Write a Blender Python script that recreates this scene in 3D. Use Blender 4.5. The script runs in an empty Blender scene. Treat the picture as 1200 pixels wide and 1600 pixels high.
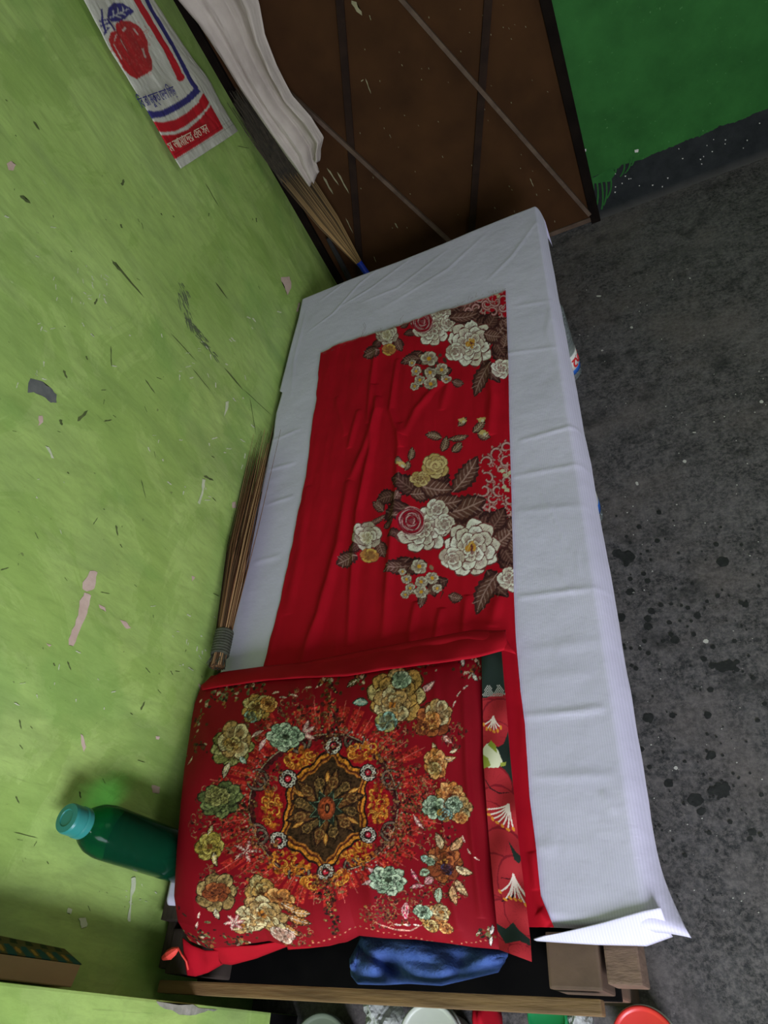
import bpy, bmesh, math, random
import numpy as np
from mathutils import Matrix, Vector

random.seed(7)
rng = np.random.default_rng(7)
SC = bpy.context.scene
COL = SC.collection

# ------------------------------------------------------------------ camera
FPX = 1043.66                                   # focal length in pixels of the 1200x1600 frame
RC = np.array([[0.904194, 0.058869, -0.423045],  # world -> camera (x right, y down, z forward)
               [-0.221343, -0.782502, -0.581977],
               [-0.365294, 0.619858, -0.694504]])
ZB = 0.373                                      # height of the bed top
CAM = np.array([0.0, 0.0, 1.493])
cam_data = bpy.data.cameras.new('camera')
cam = bpy.data.objects.new('camera', cam_data)
COL.objects.link(cam)
cam_data.sensor_fit = 'HORIZONTAL'
cam_data.sensor_width = 36.0
cam_data.lens = FPX / 1200 * 36.0
cam_data.clip_start = 0.02
_r, _u, _b = RC[0], -RC[1], -RC[2]
cam.matrix_world = Matrix(((_r[0], _u[0], _b[0], CAM[0]), (_r[1], _u[1], _b[1], CAM[1]),
                           (_r[2], _u[2], _b[2], CAM[2]), (0, 0, 0, 1)))
SC.camera = cam

# ------------------------------------------------------------------ world, lights, exposure
w = bpy.data.worlds.new('world'); SC.world = w; w.use_nodes = True
w.node_tree.nodes['Background'].inputs[0].default_value = (0.80, 0.86, 0.95, 1)
w.node_tree.nodes['Background'].inputs[1].default_value = 0.35

def area(name, loc, target, sx, sy, power, color):
    d = bpy.data.lights.new(name, 'AREA'); d.shape = 'RECTANGLE'; d.size = sx; d.size_y = sy
    d.energy = power; d.color = color
    o = bpy.data.objects.new(name, d); COL.objects.link(o)
    o.location = loc
    o.rotation_euler = (Vector(target) - Vector(loc)).to_track_quat('-Z', 'Y').to_euler()
    return o
area('doorway_daylight', (0.48, -1.78, 1.02), (-0.3, 0.6, 0.6), 0.9, 1.8, 132, (0.80, 0.81, 1.0))
area('side_fill_light', (1.84, 0.95, 1.55), (-1.0, 0.8, 0.8), 0.9, 0.8, 8, (1.0, 0.94, 0.96))  # added fill from the right that brightens the middle of the left wall
SC.view_settings.view_transform = 'Standard'
SC.view_settings.look = 'None'
SC.view_settings.exposure = 0.0
SC.view_settings.gamma = 1.0
SC.view_settings.use_curve_mapping = False

# ------------------------------------------------------------------ geometry helpers
def ray(u, v):
    return RC.T @ np.array([(u - 600) / FPX, (v - 800) / FPX, 1.0])
def at(u, v, ax, val):
    """the point of the plane <ax> = val that shows at photo pixel (u, v)"""
    d = ray(u, v); i = 'xyz'.index(ax)
    return CAM + d * ((val - CAM[i]) / d[i])
def s2l(c):
    c = np.asarray(c, float) / 255.0
    return np.where(c <= 0.04045, c / 12.92, ((c + 0.055) / 1.055) ** 2.4)
def rgba(c): return tuple(float(x) for x in s2l(c)) + (1.0,)

def link(name, me, mat=None, parent=None):
    o = bpy.data.objects.new(name, me); COL.objects.link(o)
    if mat is not None: me.materials.append(mat)
    if parent is not None: o.parent = parent
    return o
def tag(o, label=None, cat=None, group=None, kind=None):
    if label: o['label'] = label
    if cat: o['category'] = cat
    if group: o['group'] = group
    if kind: o['kind'] = kind
    return o
def empty(name, label, cat, group=None, loc=(0, 0, 0)):
    o = bpy.data.objects.new(name, None); COL.objects.link(o); o.location = loc
    o.empty_display_size = 0.05
    return tag(o, label, cat, group)
def put(o, root):
    """world-space mesh becomes a child of a root that may stand anywhere"""
    o.parent = root; o.matrix_parent_inverse = Matrix.Translation(root.location).inverted(); return o
def nest(o, part_name):
    """make o a sub-part of the latest part of that name (parts stand at the world origin frame)"""
    p = [q for q in bpy.data.objects if q.name.split('.')[0] == part_name and q.parent is o.parent][-1]
    o.parent = p; o.matrix_parent_inverse = Matrix.Identity(4); return o
def smooth(me, on=True):
    me.polygons.foreach_set('use_smooth', [on] * len(me.polygons)); return me
def from_bm(name, bm, mat, parent=None, sm=False):
    me = bpy.data.meshes.new(name); bm.normal_update(); bm.to_mesh(me); bm.free()
    if sm: smooth(me)
    o = link(name, me, mat)
    if parent is not None: put(o, parent)
    return o
def box(bm, x0, x1, y0, y1, z0, z1, bevel=0.0):
    r = bmesh.ops.create_cube(bm, size=1.0)
    vs = r['verts']
    for v in vs:
        v.co = Vector(((x0 + x1) / 2 + v.co.x * (x1 - x0), (y0 + y1) / 2 + v.co.y * (y1 - y0), (z0 + z1) / 2 + v.co.z * (z1 - z0)))
    if bevel:
        es = list({e for v in vs for e in v.link_edges})
        bmesh.ops.bevel(bm, geom=es, offset=bevel, segments=2, affect='EDGES', profile=0.7)
def lathe(bm, prof, cx, cy, seg=48, wob=None):
    rings = []
    for r, z in prof:
        if r < 1e-5: rings.append([bm.verts.new((cx, cy, z))]); continue
        rings.append([bm.verts.new((cx + (r * (1 + (wob(i / seg, z) if wob else 0))) * math.cos(2 * math.pi * i / seg),
                                    cy + (r * (1 + (wob(i / seg, z) if wob else 0))) * math.sin(2 * math.pi * i / seg), z)) for i in range(seg)])
    for a, b in zip(rings, rings[1:]):
        for i in range(seg):
            j = (i + 1) % seg
            if len(a) == 1 and len(b) == 1: continue
            if len(a) == 1: bm.faces.new((a[0], b[j], b[i]))
            elif len(b) == 1: bm.faces.new((a[i], a[j], b[0]))
            else: bm.faces.new((a[i], a[j], b[j], b[i]))
def tube(bm, pts, rad, seg=8, cap=True, col=None):
    """round tube along a polyline; rad a number or one per point"""
    pts = [Vector(p) for p in pts]; n = len(pts)
    rad = [rad] * n if not hasattr(rad, '__len__') else rad
    rings = []; up = Vector((0.13, 0.37, 0.92))
    for i, p in enumerate(pts):
        t = (pts[min(i + 1, n - 1)] - pts[max(i - 1, 0)]).normalized()
        a = t.cross(up).normalized(); b = t.cross(a).normalized()
        rings.append([bm.verts.new(p + (a * math.cos(2 * math.pi * k / seg) + b * math.sin(2 * math.pi * k / seg)) * rad[i]) for k in range(seg)])
    for r0, r1 in zip(rings, rings[1:]):
        for k in range(seg):
            bm.faces.new((r0[k], r0[(k + 1) % seg], r1[(k + 1) % seg], r1[k]))
    if cap and seg > 2:
        bm.faces.new(rings[0][::-1]); bm.faces.new(rings[-1])
    if col is not None:
        ly = bm.verts.layers.float_color.get('print') or bm.verts.layers.float_color.new('print')
        for i, ring in enumerate(rings):
            c = col[i] if isinstance(col[0], tuple) else col
            for v_ in ring: v_[ly] = rgba(c)
def grid_me(name, P, colors=None, flip=False):
    """P (n, m, 3) -> quad grid mesh, optional (n, m, 3) linear colours in attribute 'print'"""
    n, m = P.shape[:2]
    me = bpy.data.meshes.new(name)
    idx = np.arange(n * m).reshape(n, m)
    q = np.stack([idx[:-1, :-1], idx[1:, :-1], idx[1:, 1:], idx[:-1, 1:]], -1).reshape(-1, 4)
    if flip: q = q[:, ::-1]
    nf = len(q)
    me.vertices.add(n * m); me.vertices.foreach_set('co', P.reshape(-1).astype(np.float32))
    me.loops.add(nf * 4); me.loops.foreach_set('vertex_index', q.reshape(-1).astype(np.int32))
    me.polygons.add(nf)
    me.polygons.foreach_set('loop_start', np.arange(0, nf * 4, 4, dtype=np.int32))
    me.polygons.foreach_set('use_smooth', np.ones(nf, bool))
    me.update(calc_edges=True)
    if colors is not None:
        a = me.attributes.new('print', 'FLOAT_COLOR', 'POINT')
        c = np.ones((n * m, 4), np.float32); c[:, :3] = colors.reshape(-1, 3)
        a.data.foreach_set('color', c.reshape(-1))
    return me

# value noise on arrays, for cloth relief and stains
def vnoise(x, y, seed=0):
    xi = np.floor(x).astype(np.int64); yi = np.floor(y).astype(np.int64)
    fx = x - xi; fy = y - yi; fx = fx * fx * (3 - 2 * fx); fy = fy * fy * (3 - 2 * fy)
    def h(a, b):
        n = (a * 374761393 + b * 668265263 + seed * 1442695041) & 0x7fffffff
        n = ((n ^ (n >> 13)) * 1274126177) & 0x7fffffff
        return ((n ^ (n >> 16)) & 0xffff) / 65535.0
    return (h(xi, yi) * (1 - fx) + h(xi + 1, yi) * fx) * (1 - fy) + (h(xi, yi + 1) * (1 - fx) + h(xi + 1, yi + 1) * fx) * fy
def fbm(x, y, seed=0, o=4):
    s = 0; a = 0.5
    for k in range(o): s = s + a * vnoise(x * 2 ** k, y * 2 ** k, seed + k); a *= 0.5
    return s / (1 - 0.5 ** o)
def seg_dist(X, Y, pts):
    """distance to a polyline and the position along it (0..1)"""
    best = np.full(X.shape, 1e9); tt = np.zeros(X.shape); n = len(pts) - 1
    for i in range(n):
        ax, ay = pts[i]; bx, by = pts[i + 1]
        dx, dy = bx - ax, by - ay; L = dx * dx + dy * dy + 1e-12
        t = np.clip(((X - ax) * dx + (Y - ay) * dy) / L, 0, 1)
        d = np.hypot(X - ax - t * dx, Y - ay - t * dy)
        m = d < best; best = np.where(m, d, best); tt = np.where(m, (i + t) / n, tt)
    return best, tt
def ridge(X, Y, pts, wd, h, fade=True):
    d, t = seg_dist(X, Y, pts)
    e = np.sin(np.pi * np.clip(t, 0.0, 1.0)) ** 0.4 if fade else 1.0
    return h * np.exp(-(d / wd) ** 2) * e

# ------------------------------------------------------------------ printed cloth: paint onto a metric grid
class Print:
    """a printed pattern held on a regular (a, b) grid of the cloth itself; painted through to_ab, which maps design points to cloth points"""
    def __init__(self, a0, a1, b0, b1, da, db, base, to_ab):
        self.na = int(round((a1 - a0) / da)) + 1; self.nb = int(round((b1 - b0) / db)) + 1
        self.a = np.linspace(a0, a1, self.na); self.b = np.linspace(b0, b1, self.nb)
        self.img = np.empty((self.na, self.nb, 3)); self.img[:] = s2l(base)
        self.to = to_ab
    def poly(self, pts, c, alpha=1.0, noise=0.0):
        p = np.array([self.to(*q) for q in pts])
        if not np.isfinite(p).all(): return
        i0 = np.searchsorted(self.a, p[:, 0].min()); i1 = np.searchsorted(self.a, p[:, 0].max())
        j0 = np.searchsorted(self.b, p[:, 1].min()); j1 = np.searchsorted(self.b, p[:, 1].max())
        if i1 <= i0 or j1 <= j0: return
        A, B = np.meshgrid(self.a[i0:i1], self.b[j0:j1], indexing='ij')
        ins = np.zeros(A.shape, bool)
        x0, y0 = p[-1]
        for x1, y1 in p:
            if y1 != y0:
                c1 = (y0 > B) != (y1 > B)
                ins ^= c1 & (A < (x1 - x0) * (B - y0) / (y1 - y0) + x0)
            x0, y0 = x1, y1
        al = ins * alpha
        if noise: al = al * (rng.random(A.shape) > noise)
        al = al[..., None]
        self.img[i0:i1, j0:j1] = self.img[i0:i1, j0:j1] * (1 - al) + s2l(c) * al
    def line(self, pts, wd, c, alpha=1.0, taper=True):
        pts = np.array(pts, float)
        if len(pts) < 2: return
        t = np.gradient(pts, axis=0); n = np.stack([-t[:, 1], t[:, 0]], 1); n /= np.linalg.norm(n, axis=1)[:, None] + 1e-9
        k = np.linspace(0, 1, len(pts)); ww = wd / 2 * (np.sin(np.pi * np.clip(k * 0.9 + 0.08, 0, 1)) ** 0.5 if taper else 1.0)
        ww = np.broadcast_to(ww, (len(pts),))[:, None]
        self.poly(np.vstack([pts + n * ww, (pts - n * ww)[::-1]]), c, alpha)
    def disc(self, x, y, r, c, ry=None, alpha=1.0, rot=0, rag=0.0, n=18):
        ry = ry or r; cs, sn = math.cos(rot), math.sin(rot); P = []
        for i in range(n):
            t = 2 * math.pi * i / n; k = 1 + rag * random.uniform(-1, 1)
            a, b = r * k * math.cos(t), ry * k * math.sin(t)
            P.append((x + a * cs - b * sn, y + a * sn + b * cs))
        self.poly(P, c, alpha)

def texture_print(P, base, amt, sc):
    A, B = np.meshgrid(np.arange(P.na), np.arange(P.nb), indexing='ij')
    m = np.clip(np.abs(P.img - s2l(base)).sum(-1) * 8, 0, 1)
    n1 = vnoise(A / sc, B / sc, 91); n2 = vnoise(A / (sc * 2.2), B / (sc * 2.2), 92)
    k = 1 + amt * m * ((n1 - .5) * 1.3 + (n2 - .6) * 1.2)
    P.img *= np.clip(k, .2, 1.5)[..., None]
def bez(p0, p1, p2, n=10):
    t = np.linspace(0, 1, n)[:, None]
    return (1 - t) ** 2 * np.array(p0, float) + 2 * t * (1 - t) * np.array(p1, float) + t * t * np.array(p2, float)
def leaf_pts(x, y, L, wd, ang, rag=0.0, n=14, bend=0.0):
    """a leaf outline from its base at (x, y)"""
    cs, sn = math.cos(ang), math.sin(ang); up = []; dn = []
    for i in range(n + 1):
        t = i / n; h = wd * math.sin(math.pi * t ** 0.85) ** 0.8 * (1 + (rag * (1 if i % 2 else -1)))
        b = bend * L * math.sin(math.pi * t)
        up.append((t * L, h / 2 + b)); dn.append((t * L, -h / 2 + b))
    P = up + dn[::-1]
    return [(x + a * cs - b * sn, y + a * sn + b * cs) for a, b in P]
def leaf(pr, x, y, L, wd, ang, fill, dark, vein, bend=0.06, rag=0.12, nv=5):
    pr.poly(leaf_pts(x, y, L, wd, ang, rag, bend=bend), dark)
    cs, sn = math.cos(ang), math.sin(ang)
    pr.poly(leaf_pts(x + cs * L * .06, y + sn * L * .06, L * .86, wd * .72, ang, rag, bend=bend), fill)
    def tr(a, b): return (x + a * cs - b * sn, y + a * sn + b * cs)
    pr.line([tr(t * L, bend * L * math.sin(math.pi * t)) for t in np.linspace(0, .95, 8)], max(1.0, wd * .07), vein)
    for i in range(nv):
        t = .15 + .65 * i / nv
        for s in (-1, 1):
            c = bend * L * math.sin(math.pi * t)
            pr.line([tr(t * L, c), tr((t + .1) * L, c + s * wd * .2), tr((t + .17) * L, c + s * wd * .33)], max(.8, wd * .05), vein, .8)
def petal_pts(x, y, L, wd, ang, lobes=3, n=16):
    """broad petal with a frilled outer rim, base at (x, y)"""
    cs, sn = math.cos(ang), math.sin(ang); P = [(0, -.1 * wd), (0, .1 * wd)]; ph = random.random() * 6
    for i in range(n + 1):
        t = math.pi * (i / n); r = 1 + .055 * math.cos(lobes * 2 * t + ph)
        P.append((L * (.50 + .50 * r * math.sin(t) ** .75 if 0 < i < n else .50), wd / 2 * math.cos(t) * (1.0 + .1 * math.sin(t))))
    return [(x + a * cs - b * sn, y + a * sn + b * cs) for a, b in P]
def bloom(pr, x, y, R, pal, rot=0.0, layers=3, npet=7, sq=0.85, tilt=0.0, core=None, wide=1.35, veins=5):
    """open bloom; pal = (outline, petal, light petal, vein, core)"""
    out, p1, p2, vn, co = pal
    ct, st = math.cos(tilt), math.sin(tilt)
    class Q:                                    # flattened ellipse of the bloom
        def poly(s, P, c, al=1.0): pr.poly([s.m(*q) for q in P], c, al)
        def line(s, P, wd, c, al=1.0): pr.line([s.m(*q) for q in P], wd, c, al)
        def m(s, a, b):
            a, b = a, b * sq
            return (x + a * ct - b * st, y + a * st + b * ct)
    q = Q()
    for k in range(layers):
        f = 1 - k / (layers + .25); n = max(4, npet - k)
        for i in range(n):
            a = rot + 2 * math.pi * (i + .5 * (k % 2)) / n + random.uniform(-.12, .12)
            L = R * f * random.uniform(.9, 1.06); wd = 2 * math.pi * L / n * wide * .62
            q.poly(petal_pts(0, 0, L * 1.05, wd * 1.12, a, random.choice((2, 3))), out)
            q.poly(petal_pts(0, 0, L, wd, a, random.choice((2, 3))), p1 if (i + k) % 2 else p2)
            q.poly(petal_pts(0, 0, L * .74, wd * .70, a), p2 if (i + k) % 2 else p1, .6)
            q.poly(petal_pts(0, 0, L * .88, wd * .60, a), vn, .16); q.poly(petal_pts(0, 0, L * .76, wd * .60, a), vn, .38); q.poly(petal_pts(0, 0, L * .6, wd * .6, a), out, .4)
            for j in range(veins):
                aa = a + (j - (veins - 1) / 2) * .55 / veins * wd / L * 1.6
                q.line([(L * .40 * math.cos(aa), L * .40 * math.sin(aa)), (L * (.78 + .12 * (j % 2)) * math.cos(aa), L * (.78 + .12 * (j % 2)) * math.sin(aa))], max(1.3, R * .034), vn, .9)
    if co is not None:
        pr.disc(x, y, R * .15, out, R * .13)
        for i in range(9):
            a = 2 * math.pi * i / 9 + random.random()
            r = R * random.uniform(.08, .2)
            pr.disc(x + r * math.cos(a), y + r * math.sin(a) * sq, max(1.1, R * .05), co)
def scroll(pr, x, y, r, a0, turn, wd, c, out=None, n=26, sgn=1):
    P = []
    for i in range(n):
        t = i / (n - 1); rr = r * (1 - .82 * t); a = a0 + sgn * turn * t
        P.append((x + rr * math.cos(a), y + rr * math.sin(a)))
    if out is not None: pr.line(P, wd * 1.9, out)
    pr.line(P, wd, c)
    return P

# ------------------------------------------------------------------ materials
def mat(name, color, rough=0.7, **kw):
    m = bpy.data.materials.new(name); m.use_nodes = True
    b = m.node_tree.nodes['Principled BSDF']
    b.inputs['Base Color'].default_value = rgba(color); b.inputs['Roughness'].default_value = rough
    for k, v in kw.items(): b.inputs[k.replace('_', ' ')].default_value = v
    return m
class NT:
    def __init__(s, m): s.t = m.node_tree; s.b = s.t.nodes['Principled BSDF']
    def n(s, ty, **kw):
        x = s.t.nodes.new(ty)
        for k, v in kw.items(): setattr(x, k, v)
        return x
    def l(s, a, b): s.t.links.new(a, b)
    def coord(s, scale=(1, 1, 1), rot=(0, 0, 0)):
        tc = s.n('ShaderNodeTexCoord'); mp = s.n('ShaderNodeMapping')
        mp.inputs['Scale'].default_value = scale; mp.inputs['Rotation'].default_value = rot
        s.l(tc.outputs['Object'], mp.inputs['Vector']); return mp.outputs[0]
    def noise(s, vec, scale, detail=5, rough=.55, dist=0):
        x = s.n('ShaderNodeTexNoise'); x.inputs['Scale'].default_value = scale; x.inputs['Detail'].default_value = detail
        x.inputs['Roughness'].default_value = rough; x.inputs['Distortion'].default_value = dist
        s.l(vec, x.inputs['Vector']); return x.outputs['Fac']
    def ramp(s, fac, stops, interp='LINEAR'):
        r = s.n('ShaderNodeValToRGB'); r.color_ramp.interpolation = interp; e = r.color_ramp.elements
        while len(e) > 1: e.remove(e[-1])
        for i, (p, c) in enumerate(stops):
            k = e[0] if i == 0 else e.new(p); k.position = p
            k.color = rgba(c) if hasattr(c, '__len__') else (c, c, c, 1)
        s.l(fac, r.inputs[0]); return r.outputs[0]
    def mix(s, fac, a, b, mode='MIX'):
        x = s.n('ShaderNodeMix', data_type='RGBA', blend_type=mode)
        for inp, v in ((x.inputs[0], fac), (x.inputs[6], a), (x.inputs[7], b)):
            if isinstance(v, (int, float)): inp.default_value = v
            elif isinstance(v, (tuple, list)): inp.default_value = rgba(v)
            else: s.l(v, inp)
        return x.outputs[2]
    def math(s, op, a, b=None):
        x = s.n('ShaderNodeMath', operation=op)
        for inp, v in zip(x.inputs, (a, b)):
            if v is None: continue
            if isinstance(v, (int, float)): inp.default_value = v
            else: s.l(v, inp)
        return x.outputs[0]
    def bump(s, h, strength, dist):
        b = s.n('ShaderNodeBump'); b.inputs['Strength'].default_value = strength; b.inputs['Distance'].default_value = dist
        s.l(h, b.inputs['Height']); s.l(b.outputs[0], s.b.inputs['Normal'])
    def color(s, c): s.l(c, s.b.inputs['Base Color'])

def noisy(name, c0, c1, scale=20, rough=.7, bump=.2, bd=.002, stretch=(1, 1, 1), **kw):
    m = mat(name, c0, rough, **kw); t = NT(m); v = t.coord(stretch)
    f = t.noise(v, scale); t.color(t.ramp(f, [(.3, c0), (.7, c1)]))
    if bump: t.bump(t.noise(v, scale * 3), bump, bd)
    return m
def printed(name, rough=.8, weave=900, bump=.15, sheen=.0):
    m = mat(name, (128, 128, 128), rough); t = NT(m)
    a = t.n('ShaderNodeAttribute'); a.attribute_name = 'print'
    v = t.coord(); f = t.noise(v, 14, 4); c = t.mix(1.0, a.outputs['Color'], t.ramp(f, [(.25, .82), (.75, 1.0)]), 'MULTIPLY')
    t.color(c); t.bump(t.noise(v, weave, 1), bump, .0006)
    t.b.inputs['Sheen Weight'].default_value = sheen
    t.b.inputs['Specular IOR Level'].default_value = 0.12
    return m

# lime green painted plaster
M_wall = mat('lime_painted_plaster', (150, 190, 90), .55); t = NT(M_wall); v = t.coord()
base = t.ramp(t.noise(v, 2.2, 6, .6), [(.30, (158, 190, 98)), (.5, (172, 203, 108)), (.72, (186, 216, 124))])
streak = t.noise(t.coord((1, 1, 1), (0.6, 0, 0)), 5, 5, .6)
vs_ = t.coord((1, 3.0, 1.2), (0.75, 0, 0))
grime = t.ramp(t.noise(vs_, 2.6, 8, .66, .8), [(.46, 0.0), (.74, 1.0)])
base = t.mix(t.math('MULTIPLY', grime, .60), base, (118, 140, 84))
fine = t.ramp(t.noise(t.coord((1, 4.0, 1.0), (0.62, 0, 0)), 14, 9, .72, .5), [(.42, 0.0), (.70, 1.0)])
base = t.mix(t.math('MULTIPLY', fine, .42), base, (118, 142, 70))
blot_ = t.ramp(t.noise(t.coord((1, 1, 1)), 3.4, 9, .7, 1.2), [(.50, 0.0), (.53, .8), (.75, 1.0)])
base = t.mix(t.math('MULTIPLY', blot_, .38), base, (126, 164, 66))
hair = t.ramp(t.noise(t.coord((1, 26.0, 1.2), (0.80, 0, 0)), 5, 4, .6, .2), [(.66, 0.0), (.72, 1.0)])
base = t.mix(t.math('MULTIPLY', hair, .35), base, (104, 126, 64))
deep = t.ramp(t.noise(v, 5.5, 5, .5, .4), [(.57, 0.0), (.68, 1.0)])
base = t.mix(t.math('MULTIPLY', deep, .40), base, (124, 168, 78))
speck = t.ramp(t.noise(v, 60, 3, .7), [(.70, 0.0), (.735, 1.0)])
base = t.mix(t.math('MULTIPLY', speck, .55), base, (90, 96, 60))
pale = t.ramp(t.noise(t.coord((1, 1, 1)), 38, 6, .7, .5), [(.70, 0.0), (.73, 1.0)])
base = t.mix(t.math('MULTIPLY', pale, .45), base, (196, 214, 156))
t.color(base); t.bump(t.math('ADD', t.noise(v, 9, 6), t.math('MULTIPLY', t.noise(v, 90, 3), .12)), .35, .006)
t.l(t.ramp(t.noise(v, 6, 4), [(.3, .42), (.7, .65)]), t.b.inputs['Roughness'])

# far wall: dark green above, black painted skirting below with a brushed, dripping edge
M_far = mat('dark_green_paint_over_black_skirting', (40, 110, 50), .7, Specular_IOR_Level=.12); t = NT(M_far); v = t.coord()
g = t.ramp(t.noise(v, 7, 6, .65), [(.3, (34, 82, 33)), (.7, (45, 100, 43))])
g = t.mix(t.ramp(t.noise(v, 70, 3, .7), [(.66, 0.0), (.74, .5)]), g, (110, 160, 100))
k = t.ramp(t.noise(v, 14, 6, .7), [(.3, (24, 28, 27)), (.75, (44, 47, 46))])
sx = t.n('ShaderNodeSeparateXYZ'); t.l(v, sx.inputs[0])
zz = t.math('ADD', sx.outputs[2], t.math('MULTIPLY', t.math('SUBTRACT', t.noise(t.coord((1, 1, .5)), 16, 5, .7), .5), .035))
edge = t.math('GREATER_THAN', zz, .172)
low = t.ramp(sx.outputs[2], [(0.0, 1.0), (0.035, 0.0)])
k = t.mix(t.math('MULTIPLY', low, .5), k, (84, 82, 74))
t.color(t.mix(edge, k, g)); t.bump(t.noise(v, 40, 4), .3, .003)

# floor: dark polished cement
M_floor = mat('dark_cement_floor', (60, 62, 62), .6, Specular_IOR_Level=.2); t = NT(M_floor); v = t.coord()
c = t.ramp(t.noise(v, 2.6, 8, .62, .3), [(.32, (30, 32, 31)), (.52, (50, 52, 51)), (.72, (84, 82, 80))])
c = t.mix(t.math('MULTIPLY', t.ramp(t.noise(v, 26, 6, .75), [(.42, 0.0), (.72, 1.0)]), .6), c, (124, 121, 118))
c = t.mix(t.math('MULTIPLY', t.ramp(t.noise(v, 95, 6, .85), [(.44, 0.0), (.60, 1.0)]), .5), c, (134, 128, 122))
c = t.mix(t.math('MULTIPLY', t.ramp(t.noise(v, 3.2, 5, .6), [(.48, 0.0), (.62, 1.0)]), .35), c, (112, 104, 96))
c = t.mix(t.math('MULTIPLY', t.ramp(t.noise(v, 9, 5, .6), [(.55, 0.0), (.66, 1.0)]), .55), c, (34, 36, 34))
c = t.mix(t.ramp(t.noise(v, 110, 2, .6), [(.755, 0.0), (.78, .8)]), c, (180, 178, 168))
sx = t.n('ShaderNodeSeparateXYZ'); t.l(v, sx.inputs[0])
wet = t.ramp(t.math('ADD', sx.outputs[1], t.math('MULTIPLY', t.noise(v, 3, 5), .5)), [(1.15, 0.0), (1.55, 1.0)])
t.color(c); t.l(t.ramp(t.noise(v, 5, 5), [(.3, .5), (.7, .8)]), t.b.inputs['Roughness'])
t.bump(t.noise(v, 60, 5), .25, .002)

M_ceil = noisy('whitewashed_ceiling', (170, 175, 160), (185, 188, 172), 4)
M_door = noisy('rust_brown_door_sheet', (52, 33, 17), (68, 44, 23), 6, .85, .25, .003, Specular_IOR_Level=.08)
t = NT(M_door)
M_bar = noisy('dark_brown_flat_iron', (32, 22, 16), (44, 31, 22), 20, .8, Specular_IOR_Level=.1)
M_brace = noisy('worn_brown_angle_iron', (72, 58, 46), (96, 80, 64), 20, .7, Specular_IOR_Level=.15)
M_frame = noisy('dark_shaded_door_frame', (14, 10, 8), (24, 18, 13), 15, .85, Specular_IOR_Level=.05)  # dark frame, blackened further to paint the shadow at the left corner
M_black = noisy('black_paint_and_void_shade', (10, 10, 10), (18, 17, 16), 15, .9, Specular_IOR_Level=.05)  # skirting paint, and the painted darkness of the gap at the bed end
M_wood = noisy('aged_brown_wood', (78, 60, 45), (106, 84, 64), 10, .65, .4, .003, (1, 1, 1))
M_rail = noisy('yellowed_plank_edge', (88, 66, 40), (128, 100, 62), 14, .6, .4, .003, (.6, 6, 6))
M_plank = noisy('rough_dark_plank', (44, 34, 26), (62, 50, 38), 12, .8, .4, .003, (8, .6, 1))
M_end = noisy('sawn_brown_timber', (90, 70, 54), (120, 96, 76), 22, .7, .4, .002, (2, 6, 1))

# white bed sheet with a fine woven rib along the bed
M_sheet = mat('white_ribbed_cotton', (205, 207, 214), .8); t = NT(M_sheet); v = t.coord()
wv = t.n('ShaderNodeTexWave', wave_type='BANDS', bands_direction='X'); wv.inputs['Scale'].default_value = 78; wv.inputs['Distortion'].default_value = .25
wv.inputs['Detail'].default_value = 1
t.l(t.coord((1, .15, 1)), wv.inputs['Vector'])
c = t.ramp(t.noise(v, 5, 5), [(.3, (200, 197, 214)), (.7, (215, 211, 229))])
c = t.mix(t.math('MULTIPLY', wv.outputs['Fac'], .22), c, (150, 154, 168))
c = t.mix(t.ramp(t.noise(v, 3.0, 6, .7, .8), [(.60, 0.0), (.78, .30)]), c, (160, 160, 150))
t.color(c)
t.bump(t.math('ADD', t.math('MULTIPLY', wv.outputs['Fac'], .04), t.noise(t.coord((1, 1.4, 1)), 26, 6, .6)), .22, .006)
t.b.inputs['Sheen Weight'].default_value = .15
M_red = printed('printed_red_cotton'); M_pillow = printed('printed_pillow_cotton', .7)
M_band = printed('printed_poppy_cotton'); M_sack = printed('woven_plastic_sack', .5, 420, .6, 0)
M_redplain = noisy('plain_red_cotton', (156, 12, 28), (174, 15, 33), 12, .8, .3, .002, Specular_IOR_Level=.12)
M_redcord = noisy('orange_red_cord', (215, 60, 45), (230, 74, 56), 12, .7)
M_towel = noisy('white_grey_cloth', (160, 150, 138), (184, 174, 160), 9, .8, .4, .003)
M_blue = noisy('worn_blue_cloth', (58, 84, 142), (80, 106, 166), 60, .95, .8, .003, Specular_IOR_Level=.1)

# ================================================================== the room
XW, YF = -1.014, 2.542
def plane_struct(name, P, mt, label, cat=None):
    me = bpy.data.meshes.new(name); bm = bmesh.new()
    vs = [bm.verts.new(p) for p in P]; bm.faces.new(vs); bm.to_mesh(me); bm.free()
    o = link(name, me, mt); o['kind'] = 'structure'; o['label'] = label; return o
def slab(name, b, mt, label):
    bm = bmesh.new(); box(bm, *b); o = from_bm(name, bm, mt); o['kind'] = 'structure'; o['label'] = label; return o
XR, YN, ZC = 1.95, -1.85, 2.6
floor = slab('floor', (XW - .1, XR + .1, YN - .1, YF + .1, -.08, 0), M_floor, 'dark stained cement floor beside the bed')
wall_left = slab('wall_left', (XW - .1, XW, YN, YF + .1, 0, ZC), M_wall, 'lime green scuffed painted wall along the bed')
wall_far = slab('wall_far', (.062, XR, YF, YF + .1, 0, ZC), M_far, 'dark green wall with black skirting right of the door')
slab('wall_far_lintel', (XW, .062, YF, YF + .1, 2.05, ZC), M_far, 'dark green wall above the brown door')
slab('wall_right', (XR, XR + .1, YN, YF, 0, ZC), M_far, 'dark green wall opposite the bed')
slab('ceiling', (XW, XR, YN, YF, ZC, ZC + .08), M_ceil, 'pale ceiling')
slab('wall_near', (XW, XR, YN - .1, YN, 0, ZC), M_wall, 'lime green wall behind the photographer')
bm = bmesh.new(); box(bm, XW, -.900, -.75, .031, 0, ZC, .004)
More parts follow.
